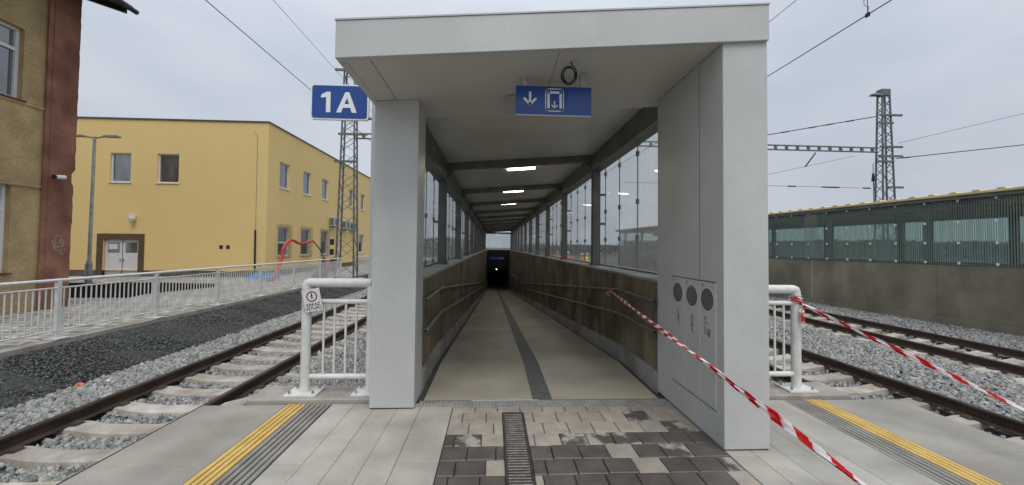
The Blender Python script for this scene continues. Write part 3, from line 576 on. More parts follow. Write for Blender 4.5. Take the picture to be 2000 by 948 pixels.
icon = [circ(-.02, .07, .011), [(-.018, .055), (-.024, .0), (-.034, -.06)], [(-.022, .0), (-.008, -.06)], [(-.018, .045), (.008, .03), (.022, .034)], [(.012, -.02), (.016, -.07), (.046, -.07), (.052, -.02), (.012, -.02)], [(.02, -.03), (.022, -.06)], [(.03, -.03), (.03, -.06)], [(.04, -.03), (.038, -.06)], [(.006, -.012), (.056, -.012)]]
build(strokes(icon, .005, (1.7208, 2.99, .87), (0, -1, 0), (0, 0, 1), .001), 'bin_icon', 'ink_grey', rp)
# ------------------------------------------------------------------ hanging sign
hs = thing('hanging_sign', 'blue hanging sign with white arrow and underpass symbol beneath the portal roof', 'sign', (.5, 3.2, 2.63))
SX0, SX1, SZ0, SZ1 = .174, .822, 2.629, 2.872
mb = MB(); mb.box(SX0, SX1, 3.18, 3.225, SZ0, SZ1); build(mb, 'panel', 'sign_blue', hs, bevel=.003)
mb = MB(); mb.box(SX0-.002, SX1+.002, 3.179, 3.227, SZ0-.014, SZ0-.001); build(mb, 'bottom_trim', 'plastic_grey', hs)
for x in (.248, .752): mb = MB(); mb.box(x-.022, x+.022, 3.188, 3.218, SZ1, fz(x)+.003); mb.box(x-.03, x+.03, 3.17, 3.23, fz(x)-.012, fz(x)+.002); build(mb, 'hanger', 'plastic_grey', hs)
O = (SX0, 3.1788, SZ0); UX = (1, 0, 0); UY = (0, 0, 1)
SG = lambda segs, wd: strokes(segs, wd, O, UX, UY, .0012)
build(SG([[(.12, .185), (.12, .085)], [(.072, .132), (.12, .083), (.168, .132)]], .02), 'arrow', 'sign_white', hs)
rr = []
for (cx, cy, a0) in ((.385, .198, 0), (.275, .198, 90), (.275, .052, 180), (.385, .052, 270)):
    rr += [(cx+.022*math.cos(R(a0+t)), cy+.022*math.sin(R(a0+t))) for t in (0, 22, 45, 67, 90)]
build(SG([rr+[rr[0]]], .007), 'symbol_border', 'sign_white', hs)
build(SG([[(.278, .062), (.278, .19), (.382, .19), (.382, .062)]], .021), 'underpass_symbol', 'sign_white', hs)
build(SG([[(.33, .115), (.33, .058)], [(.308, .08), (.33, .056), (.352, .08)]], .010), 'small_arrow', 'sign_white', hs)
mb = MB(); mb.box(.10, .20, 3.56, 3.68, 2.80, fz(.1)+.003); jb = build(mb, 'junction_box', 'plastic_grey', None, base=(.15, 3.62, 2.85), bevel=.006); tag(jb, 'small grey box under the portal roof behind the hanging sign', 'box')
pts = [(.60, 2.955, fz(.6)), (.605, 2.955, 2.95)]
for i in range(72):
    t = i/71*2*math.pi*2.7; r = .058+.010*math.sin(t*.7+1); pts.append((.584+r*math.sin(t+.3)*.92, 2.955+.006*math.sin(t*1.3)+i*.0002, 2.875+1.2*r*math.cos(t+.3)))
mb = MB(); mb.tube(pts, .0052, 6); tag(build(mb, 'cable_coil', 'rubber', None, base=(.584, 2.955, 2.875), smooth=True), 'coiled black cable hanging above the blue arrow sign', 'cable')
# ------------------------------------------------------------------ platform number sign
ps = thing('platform_sign', 'blue platform sign with white 1A fixed beside the plain pier', 'sign', (-1.62, 4.0, 2.81))
PX0, PX1, PZ0, PZ1 = -1.92, -1.325, 2.805, 3.178
def rrect(x0, x1, z0, z1, r):
    q = []
    for (cx, cy, a0) in ((x1-r, z1-r, 0), (x0+r, z1-r, 90), (x0+r, z0+r, 180), (x1-r, z0+r, 270)): q += [(cx+r*math.cos(R(a0+t)), cy+r*math.sin(R(a0+t))) for t in (0, 30, 60, 90)]
    return q
build(MB().prism(rrect(PX0, PX1, PZ0, PZ1, .03), (0, 4.03, 0), (1, 0, 0), (0, 0, 1), .03), 'panel', 'sign_white', ps)
build(MB().prism(rrect(PX0+.016, PX1-.016, PZ0+.016, PZ1-.016, .025), (0, 3.9992, 0), (1, 0, 0), (0, 0, 1), .003), 'blue_field', 'sign_blue', ps)
O2 = (PX0, 3.9955, PZ0)
one = [(.105, .235), (.115, .262), (.165, .29), (.205, .29), (.205, .075), (.16, .075), (.16, .235), (.12, .225)]
build(MB().prism(one, O2, UX, UY, .002), 'digit_one', 'sign_white', ps)
Am = MB(); Am.prism([(.265, .075), (.315, .075), (.395, .29), (.355, .29)], O2, UX, UY, .002); Am.prism([(.425, .075), (.475, .075), (.395, .29), (.3585, .275)], (O2[0], O2[1]-.0003, O2[2]), UX, UY, .002); Am.prism([(.325, .125), (.418, .125), (.404, .165), (.338, .165)], (O2[0], O2[1]-.0006, O2[2]), UX, UY, .002)
build(Am, 'letter_a', 'sign_white', ps)
mb = MB(); mb.bar((-1.34, 4.02, 2.83), (-1.262, 4.02, 2.83), .022); mb.bar((-1.34, 4.02, 3.13), (-1.262, 4.02, 2.96), .022); build(mb, 'wall_arm', 'galv_dull', ps)
# ------------------------------------------------------------------ white railings by the piers
def railing(label, x0, x1, xp, bal, zt, outer):
    root = thing('platform_railing', label, 'railing', (xp, 3.85, .045))
    for x in (xp, outer):
        mb = MB(); mb.tube([(x, 3.85, .05), (x, 3.85, zt-.03)], .0455, 20); p = build(mb, 'post', 'white_paint', root, smooth=True)
        mb = MB(); mb.chbox(x-.15, x+.15, 3.74, 3.96, .047, .066, .003); build(mb, 'base_plate', 'white_paint', p)
        for a in (-1, 1):
            for b in (-1, 1): mb = MB(); mb.tube([(x+a*.11, 3.85+b*.075, .066), (x+a*.11, 3.85+b*.075, .095)], .011, 6); build(mb, 'bolt', 'galv', p)
    e = .05 if xp > outer else -.05
    pts = [(xp, 3.85, zt-.06), (xp, 3.85, zt-.025), (xp-e*.15, 3.85, zt-.006), (xp-e*.5, 3.85, zt)]; pts += [(outer, 3.85, zt)]
    mb = MB(); mb.tube(pts, .0445, 20); build(mb, 'top_rail', 'white_paint', root, smooth=True)
    for z, r in ((.94, .024), (.205, .026)): mb = MB(); mb.tube([(xp, 3.85, z), (outer, 3.85, z)], r, 14); build(mb, 'cross_rail', 'white_paint', root, smooth=True)
    mb = MB(); mb.tube([(0, 0, .2), (0, 0, .94)], .0115, 10); me = mb.mesh('baluster', 'white_paint', smooth=True)
    for x in bal: put(me, 'baluster', root, (x, 3.85, 0))
    return root
railing('short white tubular railing carrying a prohibition sign beside the plain pier', 0, 0, -1.835, [-1.667, -1.563, -1.455, -1.353], 1.125, -1.205)
railing('short white tubular railing with tape tied on, beside the pier with bins', 0, 0, 3.176, [3.043, 2.945, 2.847, 2.749, 2.651], 1.085, 2.55)
# prohibition sheet
sh = thing('prohibition_sign', 'white sheet with red no-entry ring and black text tied to railing post', 'sign', (-1.755, 3.786, .845))
def onsh(mb_): return mb_
ca, sa = math.cos(R(11)), math.sin(R(11)); SO = (-1.755, 3.79, .962); sux = (ca, 0, sa); suy = (-sa, 0, ca)
build(MB().prism([(-.083, -.108), (.083, -.108), (.083, .108), (-.083, .108)], SO, sux, suy, .002), 'sheet', 'paper', sh)
build(MB().prism([(-.10, -.095), (-.06, -.102), (-.06, .122), (-.095, .11)], (SO[0], SO[1]+.004, SO[2]), sux, suy, .001), 'plastic_sleeve', 'sheet_grey', sh)
SO2 = (SO[0], SO[1]-.0022, SO[2])
build(strokes([circ(0, .035, .046, 28)], .011, SO2, sux, suy, .0006), 'red_ring', 'red_print', sh)
build(strokes([circ(0, .06, .004, 8), [(0, .055), (0, .033)], [(0, .033), (-.008, .012)], [(0, .033), (.008, .012)], [(0, .05), (-.01, .038)], [(0, .05), (.01, .038)]], .0065, SO2, sux, suy, .0006), 'walker_symbol', 'ink', sh)
for txt, yy in (('ZÁKAZ', -.045), ('VSTUPU', -.083)):
    o = put(text_mesh(txt, .042, 'ink', .0009, .0004), 'lettering', sh, (0, 0, 0)); p = Vector(SO2)+Vector(suy)*yy
    o.matrix_local = Matrix.Translation(p-wloc(sh)) @ Matrix(((ca, -sa, 0, 0), (0, 0, -1, 0), (sa, ca, 0, 0), (0, 0, 0, 1)))
# ------------------------------------------------------------------ barrier tapes
def ribbon(mb, uvs, P, wd, twist, l0=0, n=None):
    """folded, twisted film band through the points P"""
    P = [Vector(p) for p in P]; acc = l0; k = len(mb.v); prof = [(-1, .1), (-.55, .75), (0, -.35), (.5, .7), (1, -.15)]
    for i, p in enumerate(P):
        if i: acc += (P[i]-P[i-1]).length
        d = (P[min(i+1, len(P)-1)]-P[max(i-1, 0)]).normalized(); a = d.cross(Vector((0, 0, 1))).normalized(); b = a.cross(d)
        th = twist(acc, i); ww = wd*(1+.18*math.sin(acc*9)+.1*math.sin(acc*23)); ct, st = math.cos(th), math.sin(th)
        for (u, v) in prof: mb.v.append(tuple(p+(a*ct+b*st)*u*ww/2+(-a*st+b*ct)*v*ww/2)); uvs.append((acc, (u+1)/2))
    m = len(prof)
    for i in range(len(P)-1):
        for j in range(m-1): mb.f.append((k+i*m+j, k+i*m+j+1, k+(i+1)*m+j+1, k+(i+1)*m+j))
def tape(name, label, chains):
    root = thing(name, label, 'tape', chains[0][1][0], 'red and white barrier tapes')
    for (nm, P, wd, tw) in chains:
        mb = MB(); uvs = []; ribbon(mb, uvs, P, wd, tw); me = bpy.data.meshes.new(nm); off = wloc(root)
        me.from_pydata([tuple(Vector(v)-off) for v in mb.v], [], mb.f); uvl = me.uv_layers.new(name='UVMap')
        for lp_ in me.loops: uvl.data[lp_.index].uv = uvs[lp_.vertex_index]
        me.materials.append(M['tape']); me.update(); o = bpy.data.objects.new(nm, me); C.objects.link(o); o.parent = root
        s = o.modifiers.new('film', 'SOLIDIFY'); s.thickness = .0012
    return root
def span(a, b, n, sag): a = Vector(a); b = Vector(b); return [a.lerp(b, i/n)+Vector((0, 0, -4*sag*(i/n)*(1-i/n))) for i in range(n+1)]
A0 = Vector((1.655, 5.32, .893)); A1 = Vector((1.27, 1.25, .702)); A2 = A0+(A1-A0)*1.75
knot = [A0+Vector((.0, .03*math.sin(t)-.0, .03*math.cos(t)))+Vector((.012-.004*t, .01*t, 0)) for t in np.linspace(0, 7, 22)]
tape('barrier_tape', 'twisted red and white tape tied to handrail and crossing before the bins', [('tape_band', span(A0, A2, 150, .0), .036, lambda l, i: .9+l*2.2), ('tape_knot', knot, .022, lambda l, i: l*20), ('tape_end', [A0+Vector((0, .02*i, -.016*i+.004*i*(i % 2))) for i in range(5)], .045, lambda l, i: i*.6)])
B0 = Vector((3.20, 3.79, .93)); B1 = Vector((3.86, 2.6, .372)); B2 = B0+(B1-B0)*2.0
wrap = [Vector((3.176+.056*math.cos(t), 3.85+.056*math.sin(t), .99-.03*t/6)) for t in np.linspace(-2.6, 6.3, 30)]
tape('barrier_tape', 'red and white tape tied to white railing post and leading out over the track', [('tape_band', span(B0, B2, 110, .012), .04, lambda l, i: .7+l*1.6), ('tape_knot', wrap, .05, lambda l, i: 1.57), ('tape_end', [Vector((3.185+.008*math.sin(i), 3.788-.002*i, .96-.026*i)) for i in range(9)], .045, lambda l, i: .25*math.sin(i*.7))])
# ================================================================== STATION FENCE
def station_fence(label, posts):
    root = thing('station_fence', label, 'fence', (-8.35, posts[0], G))
    FX = -8.35
    mb = MB(); mb.box(-.035, .035, -.035, .035, .02, 1.11); PM = mb.mesh('post', 'white_paint'); mb = MB(); mb.chbox(-.14, .14, -.11, .11, .013, .032, .004); BM = mb.mesh('base_plate', 'white_paint')
    mb = MB(); mb.tube([(0, 0, .165), (0, 0, .975)], .0125, 6); BA = mb.mesh('baluster', 'white_paint')
    for y in posts:
        p = put(PM, 'post', root, (FX, y, G)); b = bpy.data.objects.new('base_plate', BM); C.objects.link(b); b.parent = p
    for a, b in zip(posts[:-1], posts[1:]):
        for (z, r, nm) in ((1.125, .032, 'top_rail'), (.98, .017, 'cross_rail'), (.165, .017, 'cross_rail')):
            mb = MB(); mb.tube([(FX, a+(.0 if r > .02 else .035), G+z), (FX, b-(.0 if r > .02 else .035), G+z)], r, 10); build(mb, nm, 'white_paint', root, smooth=True)
        n = round((b-a)/.1)
        for i in range(1, n): put(BA, 'baluster', root, (FX, a+(b-a)*i/n, G))
station_fence('white tubular fence with close balusters along the paved yard and kerb', [3.5, 5.62, 7.72, 9.83, 11.93, 14.05, 16.35, 18.75, 21.2])
station_fence('short white fence length beyond the lattice mast', [23.2, 25.4, 27.6, 29.8, 32])
# ================================================================== OLD BUILDING (corner with brick-red pilaster)
ob = thing('old_building', 'old ochre rendered station building with brick-red corner pilaster', 'building', (-12.3, 8, G))
XF = -12.32
ops = [(9.25, 10.24, .7, 3.03), (9.2, 10.38, 5.18, 7.05), (6.6, 7.6, .7, 3.03), (6.6, 7.55, 5.18, 7.05)]
P = lambda u, z, d: (XF-d, u, z)
mb = MB(); wall_cells(mb, P, (4, 11.0), (G, 9.0), ops, .22); build(mb, 'wall', 'plaster_ochre', ob)
mb = MB(); mb.box(-30, XF-.6, 4.1, 11.3, G, 9.0); mb.box(-30, -12.6, 11.0, 11.45, G, 9.0); build(mb, 'rear_walls', 'plaster_ochre', ob)
# pilaster with chipped outer edge
mb = MB(); zs_ = [G]+[G+.12*i+random.uniform(-.02, .02) for i in range(1, 77)]+[9.0]
def chip(z):
    c = random.uniform(0, .02)
    if 3.15 < z < 3.55: c += .09
    if 2.0 < z < 3.15: c += .035
    if z < 2.0: c += .05
    return c
cs = [chip(z) for z in zs_]
for z, c in zip(zs_, cs): mb.v += [(-12.25, 10.98, z), (-12.25, 11.64-c, z), (-12.28-c*.3, 11.66-c*.8, z), (-12.7, 11.68, z), (-12.7, 10.98, z)]
for i in range(len(zs_)-1):
    for j in range(5): mb.f.append((i*5+j, i*5+(j+1) % 5, i*5+5+(j+1) % 5, i*5+5+j))
mb.f.append(tuple((len(zs_)-1)*5+j for j in range(5))); build(mb, 'pilaster', 'plaster_red', ob)
mb = MB(); mb.box(-12.3, -12.262, 10.86, 10.98, G, 9); build(mb, 'pilaster_edge', 'plaster_red', ob)
for z in (5.12, 2.985): mb = MB(); mb.hexa([(XF, 4, z-.05), (XF+.035, 4, z-.03), (XF+.035, 10.855, z-.03), (XF, 10.855, z-.05)], [(XF, 4, z+.03), (XF+.035, 4, z+.01), (XF+.035, 10.855, z+.01), (XF, 10.855, z+.03)]); build(mb, 'string_course', 'plaster_ochre', ob)
for (a, b, c, d) in ops:
    mb = MB(); mb.box(XF-.20, XF-.19, a, b, c, d); gl = build(mb, 'window', 'window_dark', ob)
    mb = MB(); fw_ = .07
    for q in ((a, a+fw_, c, d), (b-fw_, b, c, d), (a+fw_, b-fw_, c, c+fw_), (a+fw_, b-fw_, d-fw_, d), (a+fw_, b-fw_, c+(d-c)*.68, c+(d-c)*.68+.08), ((a+b)/2-.035, (a+b)/2+.035, c+fw_, c+(d-c)*.68)): mb.box(XF-.19, XF-.13, *q)
    build(mb, 'frame', 'frame_white', gl); mb = MB(); mb.box(XF-.2, XF+.06, a-.05, b+.05, c-.04, c); build(mb, 'sill', 'brown_trim', gl)
    mb = MB(); mb.box(XF-.205, XF-.201, a, b, c, d); build(mb, 'surround', 'plaster_ochre', gl)
# chalk scribble on pilaster
def arc(cx, cy, rx, ry, a0, a1, n=10): return [(cx+rx*math.cos(R(a0+(a1-a0)*i/n)), cy+ry*math.sin(R(a0+(a1-a0)*i/n))) for i in range(n+1)]
gseg = [arc(0, .12, .1, .12, 20, 330), arc(-.06, 0, .06, .14, 60, 300), arc(.07, .02, .07, .13, -60, 260), arc(.0, -.12, .14, .06, 0, 350), [(-.17, .1), (-.05, -.16), (.05, .12), (.14, -.14)], [(-.15, -.02), (.16, .06)], arc(.12, -.22, .06, .08, 0, 300)]
build(strokes(gseg, .014, (-12.249, 11.28, 1.45), (0, 1, 0), (0, 0, 1), .001), 'chalk_scribble', 'chalk', ob)
rf = MB(); tp = (-11.12, 8.58); sl_ = math.tan(R(18.2))
def rx_(x): return 8.58+(tp[0]-x)*sl_
rf.hexa([(-24, 3, rx_(-24)), (-11.15, 3, rx_(-11.15)), (-11.15, 12.0, rx_(-11.15)), (-24, 12.0, rx_(-24))], [(-24, 3, rx_(-24)+.16), (-11.15, 3, rx_(-11.15)+.16), (-11.15, 12.0, rx_(-11.15)+.16), (-24, 12.0, rx_(-24)+.16)]); rfo = build(rf, 'roof', 'roof_dark', ob)
for y in [3.4+i*1.06 for i in range(9)]: mb = MB(); mb.hexa([(-13.5, y-.05, rx_(-13.5)-.17), (-11.25, y-.05, rx_(-11.25)-.15), (-11.25, y+.05, rx_(-11.25)-.15), (-13.5, y+.05, rx_(-13.5)-.17)], [(-13.5, y-.05, rx_(-13.5)-.002), (-11.25, y-.05, rx_(-11.25)-.002), (-11.25, y+.05, rx_(-11.25)-.002), (-13.5, y+.05, rx_(-13.5)-.002)]); build(mb, 'rafter_tail', 'roof_dark', rfo)
mb = MB(); mb.tube([(-11.08, 3, 8.6), (-11.08, 12.05, 8.6)], .075, 10); build(mb, 'gutter', 'roof_dark', rfo)
sc = thing('security_camera', 'small white security camera on the brick-red pilaster', 'camera', (-12.2, 11.15, 3.3)); mb = MB(); mb.tube([(-12.13, 11.02, 3.3), (-12.13, 11.26, 3.33)], .055, 12); build(mb, 'housing', 'frame_white', sc, smooth=True); mb = MB(); mb.tube([(-12.13, 10.985, 3.296), (-12.13, 11.025, 3.301)], .06, 12); build(mb, 'lens', 'ink', sc); mb = MB(); mb.bar((-12.25, 11.2, 3.36), (-12.15, 11.2, 3.33), .04); build(mb, 'mount', 'frame_white', sc)
# ================================================================== YELLOW BUILDING
yb = thing('yellow_building', 'two-storey yellow rendered station building with flat roof', 'building', (-18, 22, G))
YF, XS, YT = 22.0, -12.83, 8.40
Pf = lambda u, z, d: (u, YF+d, z); Ps = lambda u, z, d: (XS-d, u, z)
fo = [(-21.33, -20.24, 4.87, 6.5), (-18.82, -17.67, 4.87, 6.5), (-21.55, -19.68, -.34, 1.70)]
so_ = [(23.2, 24.3, 4.92, 6.46), (26.0, 27.09, 4.92, 6.46), (28.78, 29.88, 4.92, 6.46), (34.0, 35.1, 4.92, 6.46), (36.95, 38.1, 4.92, 6.46), (23.2, 24.4, .8, 2.55), (25.9, 27.12, .8, 2.55), (28.79, 30.0, .8, 2.55), (36.7, 38.1, .8, 2.55)]
mb = MB(); wall_cells(mb, Pf, (-34, XS), (-.02, YT), [o if o[2] > 0 else (o[0], o[1], -.02, o[3]) for o in fo], .16); wall_cells(mb, Ps, (YF, 46), (-.02, YT), so_, .16)
mb.box(-34, XS-.3, YF+.25, 46, G, YT-.01); build(mb, 'wall', 'plaster_yellow', yb)
mb = MB(); mb.box(-34, -21.86, YF+.02, YF+.2, G, -.02); mb.box(-19.38, XS-.03, YF+.02, YF+.2, G, -.02); mb.box(XS-.2, XS-.02, YF+.21, 46, G, -.02); build(mb, 'base_course', 'base_plinth', yb)
mb = MB(); mb.box(-34, XS+.06, YF-.06, YF+.3, YT, YT+.07); mb.box(XS-.3, XS+.06, YF+.301, 46, YT, YT+.07); build(mb, 'parapet_cap', 'coping', yb)
def win(pf, o, two=False, bars=False):
    a, b, c, d = o; t = .06
    bx = lambda u0, u1, z0, z1, d0, d1: (lambda p, q: (min(p[0], q[0]), max(p[0], q[0]), min(p[1], q[1]), max(p[1], q[1]), min(p[2], q[2]), max(p[2], q[2])))(pf(u0, z0, d0), pf(u1, z1, d1))
    mb = MB(); mb.box(*bx(a, b, c, d, .14, .15)); g_ = build(mb, 'window', 'window_dark', yb)
    mb = MB()
    for q in ((a, a+t, c, d), (b-t, b, c, d), (a+t, b-t, c, c+t), (a+t, b-t, d-t, d))+((((a+t, b-t, (c+d)/2-.12, (c+d)/2+.02)),) if two else ()): mb.box(*bx(*q, .08, .138))
    build(mb, 'frame', 'frame_white', g_); mb = MB(); mb.box(*bx(a-.06, b+.06, c-.05, c-.005, -.05, .13)); build(mb, 'sill', 'frame_white', g_)
    if bars:
        mb = MB(); a2, b2, c2, d2 = a-.14, b+.14, c-.12, d+.14; n = 9
        for i in range(n+1): mb.box(*bx(a2+(b2-a2)*i/n-.007, a2+(b2-a2)*i/n+.007, c2, d2, -.10, -.086))
        for i in range(7): z = c2+(d2-c2)*i/6; mb.box(*bx(a2, b2, z-.007, z+.007, -.085, -.072))
        for u in (a2, b2):
            for z in (c2+.1, d2-.1): mb.box(*bx(u-.01, u+.01, z-.01, z+.01, -.072, 0))
        stuff(build(mb, 'window_grille', 'galv_dull', g_))
for o in fo[:2]: win(Pf, o)
for i, o in enumerate(so_): win(Ps, o, i == 5, i in (5, 6, 7))
# door
mb = MB(); mb.box(-21.87, -21.56, YF-.03, YF+.05, G, 2.0); mb.box(-19.67, -19.37, YF-.03, YF+.05, G, 2.0); mb.box(-21.559, -19.671, YF-.03, YF+.05, 1.70, 2.0); build(mb, 'door_surround', 'brown_trim', yb)
for (a, b) in ((-21.55, -20.62), (-20.61, -19.68)):
    mb = MB(); mb.box(a+.02, b-.02, YF+.10, YF+.15, -.34, 1.68); d = build(mb, 'door', 'door_white', yb, bevel=.01)
    mb = MB(); mb.box(a+.16, b-.14, YF+.092, YF+.099, .95, 1.52); build(mb, 'pane', 'window_dark', d)
    mb = MB(); mb.bar((b-.08, YF+.07, .45) if a < -21 else (a+.08, YF+.07, .45), (b-.08, YF+.07, .62) if a < -21 else (a+.08, YF+.07, .62), .03); build(mb, 'handle', 'galv', d)
    if a < -21: mb = MB(); mb.box(a+.22, b-.24, YF+.086, YF+.0915, 1.15, 1.42); build(mb, 'notice', 'paper', d)
mb = MB(); mb.box(-21.8, -19.4, YF-.5, YF-.035, G+.003, G+.06); build(mb, 'door_step', 'slab_rail', yb)
fl = thing('flood_light', 'small white flood lamp on the yellow wall above the door', 'lamp', (-20, YF-.1, 2.85)); mb = MB(); mb.box(-20.14, -19.84, YF-.14, YF-.02, 2.78, 3.06); build(mb, 'housing', 'frame_white', fl, bevel=.02); mb = MB(); mb.box(-20.02, -19.84, YF-.26, YF-.14, 2.68, 2.84); build(mb, 'lamp_head', 'plastic_grey', fl)
for x in (-15.25, -14.88): mb = MB(); mb.box(x-.09, x+.09, YF-.02, YF-.002, 1.22, 1.42); tag(build(mb, 'wall_vent', 'ink', None, base=(x, YF-.01, 1.3)), 'small black vent low on the front of the yellow building', 'vent', 'small vents on the yellow wall')
dp = thing('drain_pipe', 'thin black pipe low on the yellow wall near the corner', 'pipe', (-13.38, YF-.06, .1)); mb = MB(); mb.tube([(-13.36, YF-.06, G+.06), (-13.39, YF-.06, 2.3)], .045, 8); build(mb, 'pipe', 'rubber', dp); mb = MB(); mb.tube([(-13.39, YF-.04, 2.31), (-13.42, YF-.04, 7.6), (-13.6, YF-.04, 7.9)], .008, 5); build(mb, 'cable', 'galv_dull', dp)
for i, (y, z) in enumerate(((30.6, 2.95), (33.0, 2.85), (34.7, 2.8))):
    r = thing('air_conditioner', 'grey outdoor air conditioning unit on the side of the yellow building', 'air conditioner', (XS+.2, y, z), 'air conditioners on the yellow side wall')
    mb = MB(); mb.box(XS+.06, XS+.42, y-.5, y+.5, z, z+.72); b_ = build(mb, 'casing', 'plastic_grey', r, bevel=.02); mb = MB(); mb.prism([(.26*math.cos(t*math.pi/10), .26*math.sin(t*math.pi/10)) for t in range(20)], (XS+.425, y-.08, z+.36), (0, 1, 0), (0, 0, 1), .004); build(mb, 'fan_grille', 'ink_grey', r)
    mb = MB(); mb.box(XS+.12, XS+.36, y-.509, y-.503, z+.1, z+.62); build(mb, 'coil_face', 'ink_grey', r); mb = MB(); mb.box(XS, XS+.4, y-.35, y-.31, z-.04, z-.002); mb.box(XS, XS+.4, y+.31, y+.35, z-.04, z-.002); build(mb, 'wall_bracket', 'galv_dull', r)
# ------------------------------------------------------------------ yard things
ll = thing('street_lamp', 'grey double-arm lamp post in front of the yellow building', 'lamp', (-17.87, 17.66, G))
mb = MB(); mb.tube([(-17.87, 17.66, G), (-17.87, 17.66, .55)], .12, 14); build(mb, 'base_sleeve', 'galv', ll, smooth=True); mb = MB(); mb.tube([(-17.87, 17.66, .55), (-17.86, 17.66, .75), (-17.83, 17.66, 6.22)], [.11, .07, .055], 12); build(mb, 'pole', 'galv', ll, smooth=True)
for s in (-1, 1):
    mb = MB(); mb.tube([(-17.83, 17.66, 6.15), (-17.83+s*.4, 17.66, 6.22)], .03, 8); build(mb, 'arm', 'galv_dull', ll)
    h = -17.83+s*.4; mb = MB(); mb.hexa([(min(h, h+s*.65), 17.55, 6.20), (max(h, h+s*.65), 17.55, 6.20), (max(h, h+s*.65), 17.77, 6.20), (min(h, h+s*.65), 17.77, 6.20)], [(min(h, h+s*.65)+.04, 17.58, 6.28), (max(h, h+s*.65)-.04, 17.58, 6.28), (max(h, h+s*.65)-.04, 17.74, 6.28), (min(h, h+s*.65)+.04, 17.74, 6.28)]); build(mb, 'lamp_head', 'galv_dull', ll)
def catmull(P, n):
    P = [Vector(p) for p in P]; Q = [P[0]]+P+[P[-1]]; out = []
    for i in range(1, len(Q)-2):
        for k in range(n):
            t = k/n; a, b, c, d = Q[i-1:i+3]; out.append(.5*((2*b)+(c-a)*t+(2*a-5*b+4*c-d)*t*t+(3*b-3*c+d-a)*t**3))
    return out+[P[-1]]
hp = [(-11.1, 19.3, G+.08), (-11.2, 20.0, -.2), (-11.3, 20.8, .74), (-11.3, 21.0, 1.33), (-11.3, 21.72, 1.74), (-11.3, 22.8, 1.56), (-11.3, 24.26, 1.74)]
hs_ = thing('corrugated_hose', 'thick red corrugated hose arching in front of barred windows', 'hose', (-11.2, 20, G)); pts = catmull(hp, 14); mb = MB(); mb.tube(pts, [.085 if i % 2 else .072 for i in range(len(pts))], 10); build(mb, 'red_sleeve', 'hose_red', hs_, smooth=True)
mb = MB(); mb.tube(catmull([hp[-1], (-11.3, 25.32, 1.16), (-11.3, 25.82, .6), (-11.3, 26.3, G+.05)], 8), .035, 8); build(mb, 'inner_cable', 'rubber', hs_, smooth=True)
# cable drum by the wall
cd = thing('cable_drum', 'dark cable drum standing beside the barred windows', 'drum', (-11.2, 26.4, G))
for s in (-1, 1): mb = MB(); mb.tube([(-11.2+s*.3, 26.4, G+.5), (-11.2+s*.34, 26.4, G+.5)], .5, 20); build(mb, 'flange', 'rubber', cd)
mb = MB(); mb.tube([(-11.5, 26.4, G+.5), (-10.9, 26.4, G+.5)], .3, 16); build(mb, 'wound_cable', 'hose_red', cd)
def crumple(name, mt, x0, x1, y0, y1, z, amp, label, cat, seed):
    rr_ = random.Random(seed); mb = MB(); n, m = 12, 8
    hts = [[(rr_.uniform(.05, 1)*amp if 0 < i < n and 0 < j < m else 0) for j in range(m+1)] for i in range(n+1)]
    for lay in (1, 0):
        for i in range(n+1):
            for j in range(m+1): mb.v.append((x0+(x1-x0)*i/n+rr_.uniform(-.04, .04)*lay, y0+(y1-y0)*j/m+rr_.uniform(-.05, .05)*lay, z+.01+hts[i][j]*lay))
    K = (n+1)*(m+1)
    for i in range(n):
        for j in range(m): a = i*(m+1)+j; mb.f.append((a, a+m+1, a+m+2, a+1))
    return tag(build(mb, name, mt, None, base=((x0+x1)/2, (y0+y1)/2, z)), label, cat)
crumple('tarpaulin', 'tarp_blue', -13.0, -11.75, 20.6, 21.7, G, .32, 'crumpled blue plastic sheet lying before the yellow building corner', 'tarpaulin', 3)
bd = thing('leaning_board', 'pale grey sheet leaning on the inside of the white fence', 'board', (-8.6, 19.5, G)); mb = MB(); mb.hexa([(-9.0, 18.6, G+.005), (-8.97, 18.6, G+.005), (-8.97, 20.9, G+.005), (-9.0, 20.9, G+.005)], [(-8.52, 18.95, G+.78), (-8.49, 18.95, G+.78), (-8.49, 20.3, G+.72), (-8.52, 20.3, G+.72)]); build(mb, 'sheet', 'sheet_grey', bd)
# ================================================================== CATENARY
def mast(label, cx, cy, z0, z1, w0, w1, extra):
    root = thing('lattice_mast', label, 'mast', (cx, cy, z0))
    wd = lambda z: w0+(w1-w0)*(z-z0)/(z1-z0); cr_ = [(-1, -1), (1, -1), (1, 1), (-1, 1)]; dp_ = .62
    cor = lambda k, z: Vector((cx+cr_[k][0]*wd(z)/2, cy+cr_[k][1]*wd(z)/2*dp_, z))
    for k in range(4): mb = MB(); mb.bar(cor(k, z0), cor(k, z1), .075); build(mb, 'leg', 'galv_dull', root)
    z = z0+.3; i = 0
    while z < z1-.4:
        st = max(.5, wd(z)*.72)
        for k in range(4):
            a, b = (k, (k+1) % 4) if i % 2 else ((k+1) % 4, k); mb = MB(); mb.bar(cor(a, z), cor(b, min(z+st, z1-.1)), .04, .02); build(mb, 'brace', 'galv_dull', root)
        z += st; i += 1
    mb = MB(); mb.box(cx-w1/2-.05, cx+w1/2+.05, cy-w1/2*dp_-.05, cy+w1/2*dp_+.05, z1-.4, z1); build(mb, 'head', 'galv_dull', root)
    mb = MB(); mb.box(cx-w0/2-.3, cx+w0/2+.3, cy-w0/2-.2, cy+w0/2+.2, z0-.3, z0+.02); build(mb, 'footing', 'slab_rail', root)
    for (z, l0, l1) in extra: mb = MB(); mb.box(cx-l0, cx+l1, cy-.35, cy-.25, z-.06, z+.06); build(mb, 'cross_arm', 'steel_dark', root)
    return root
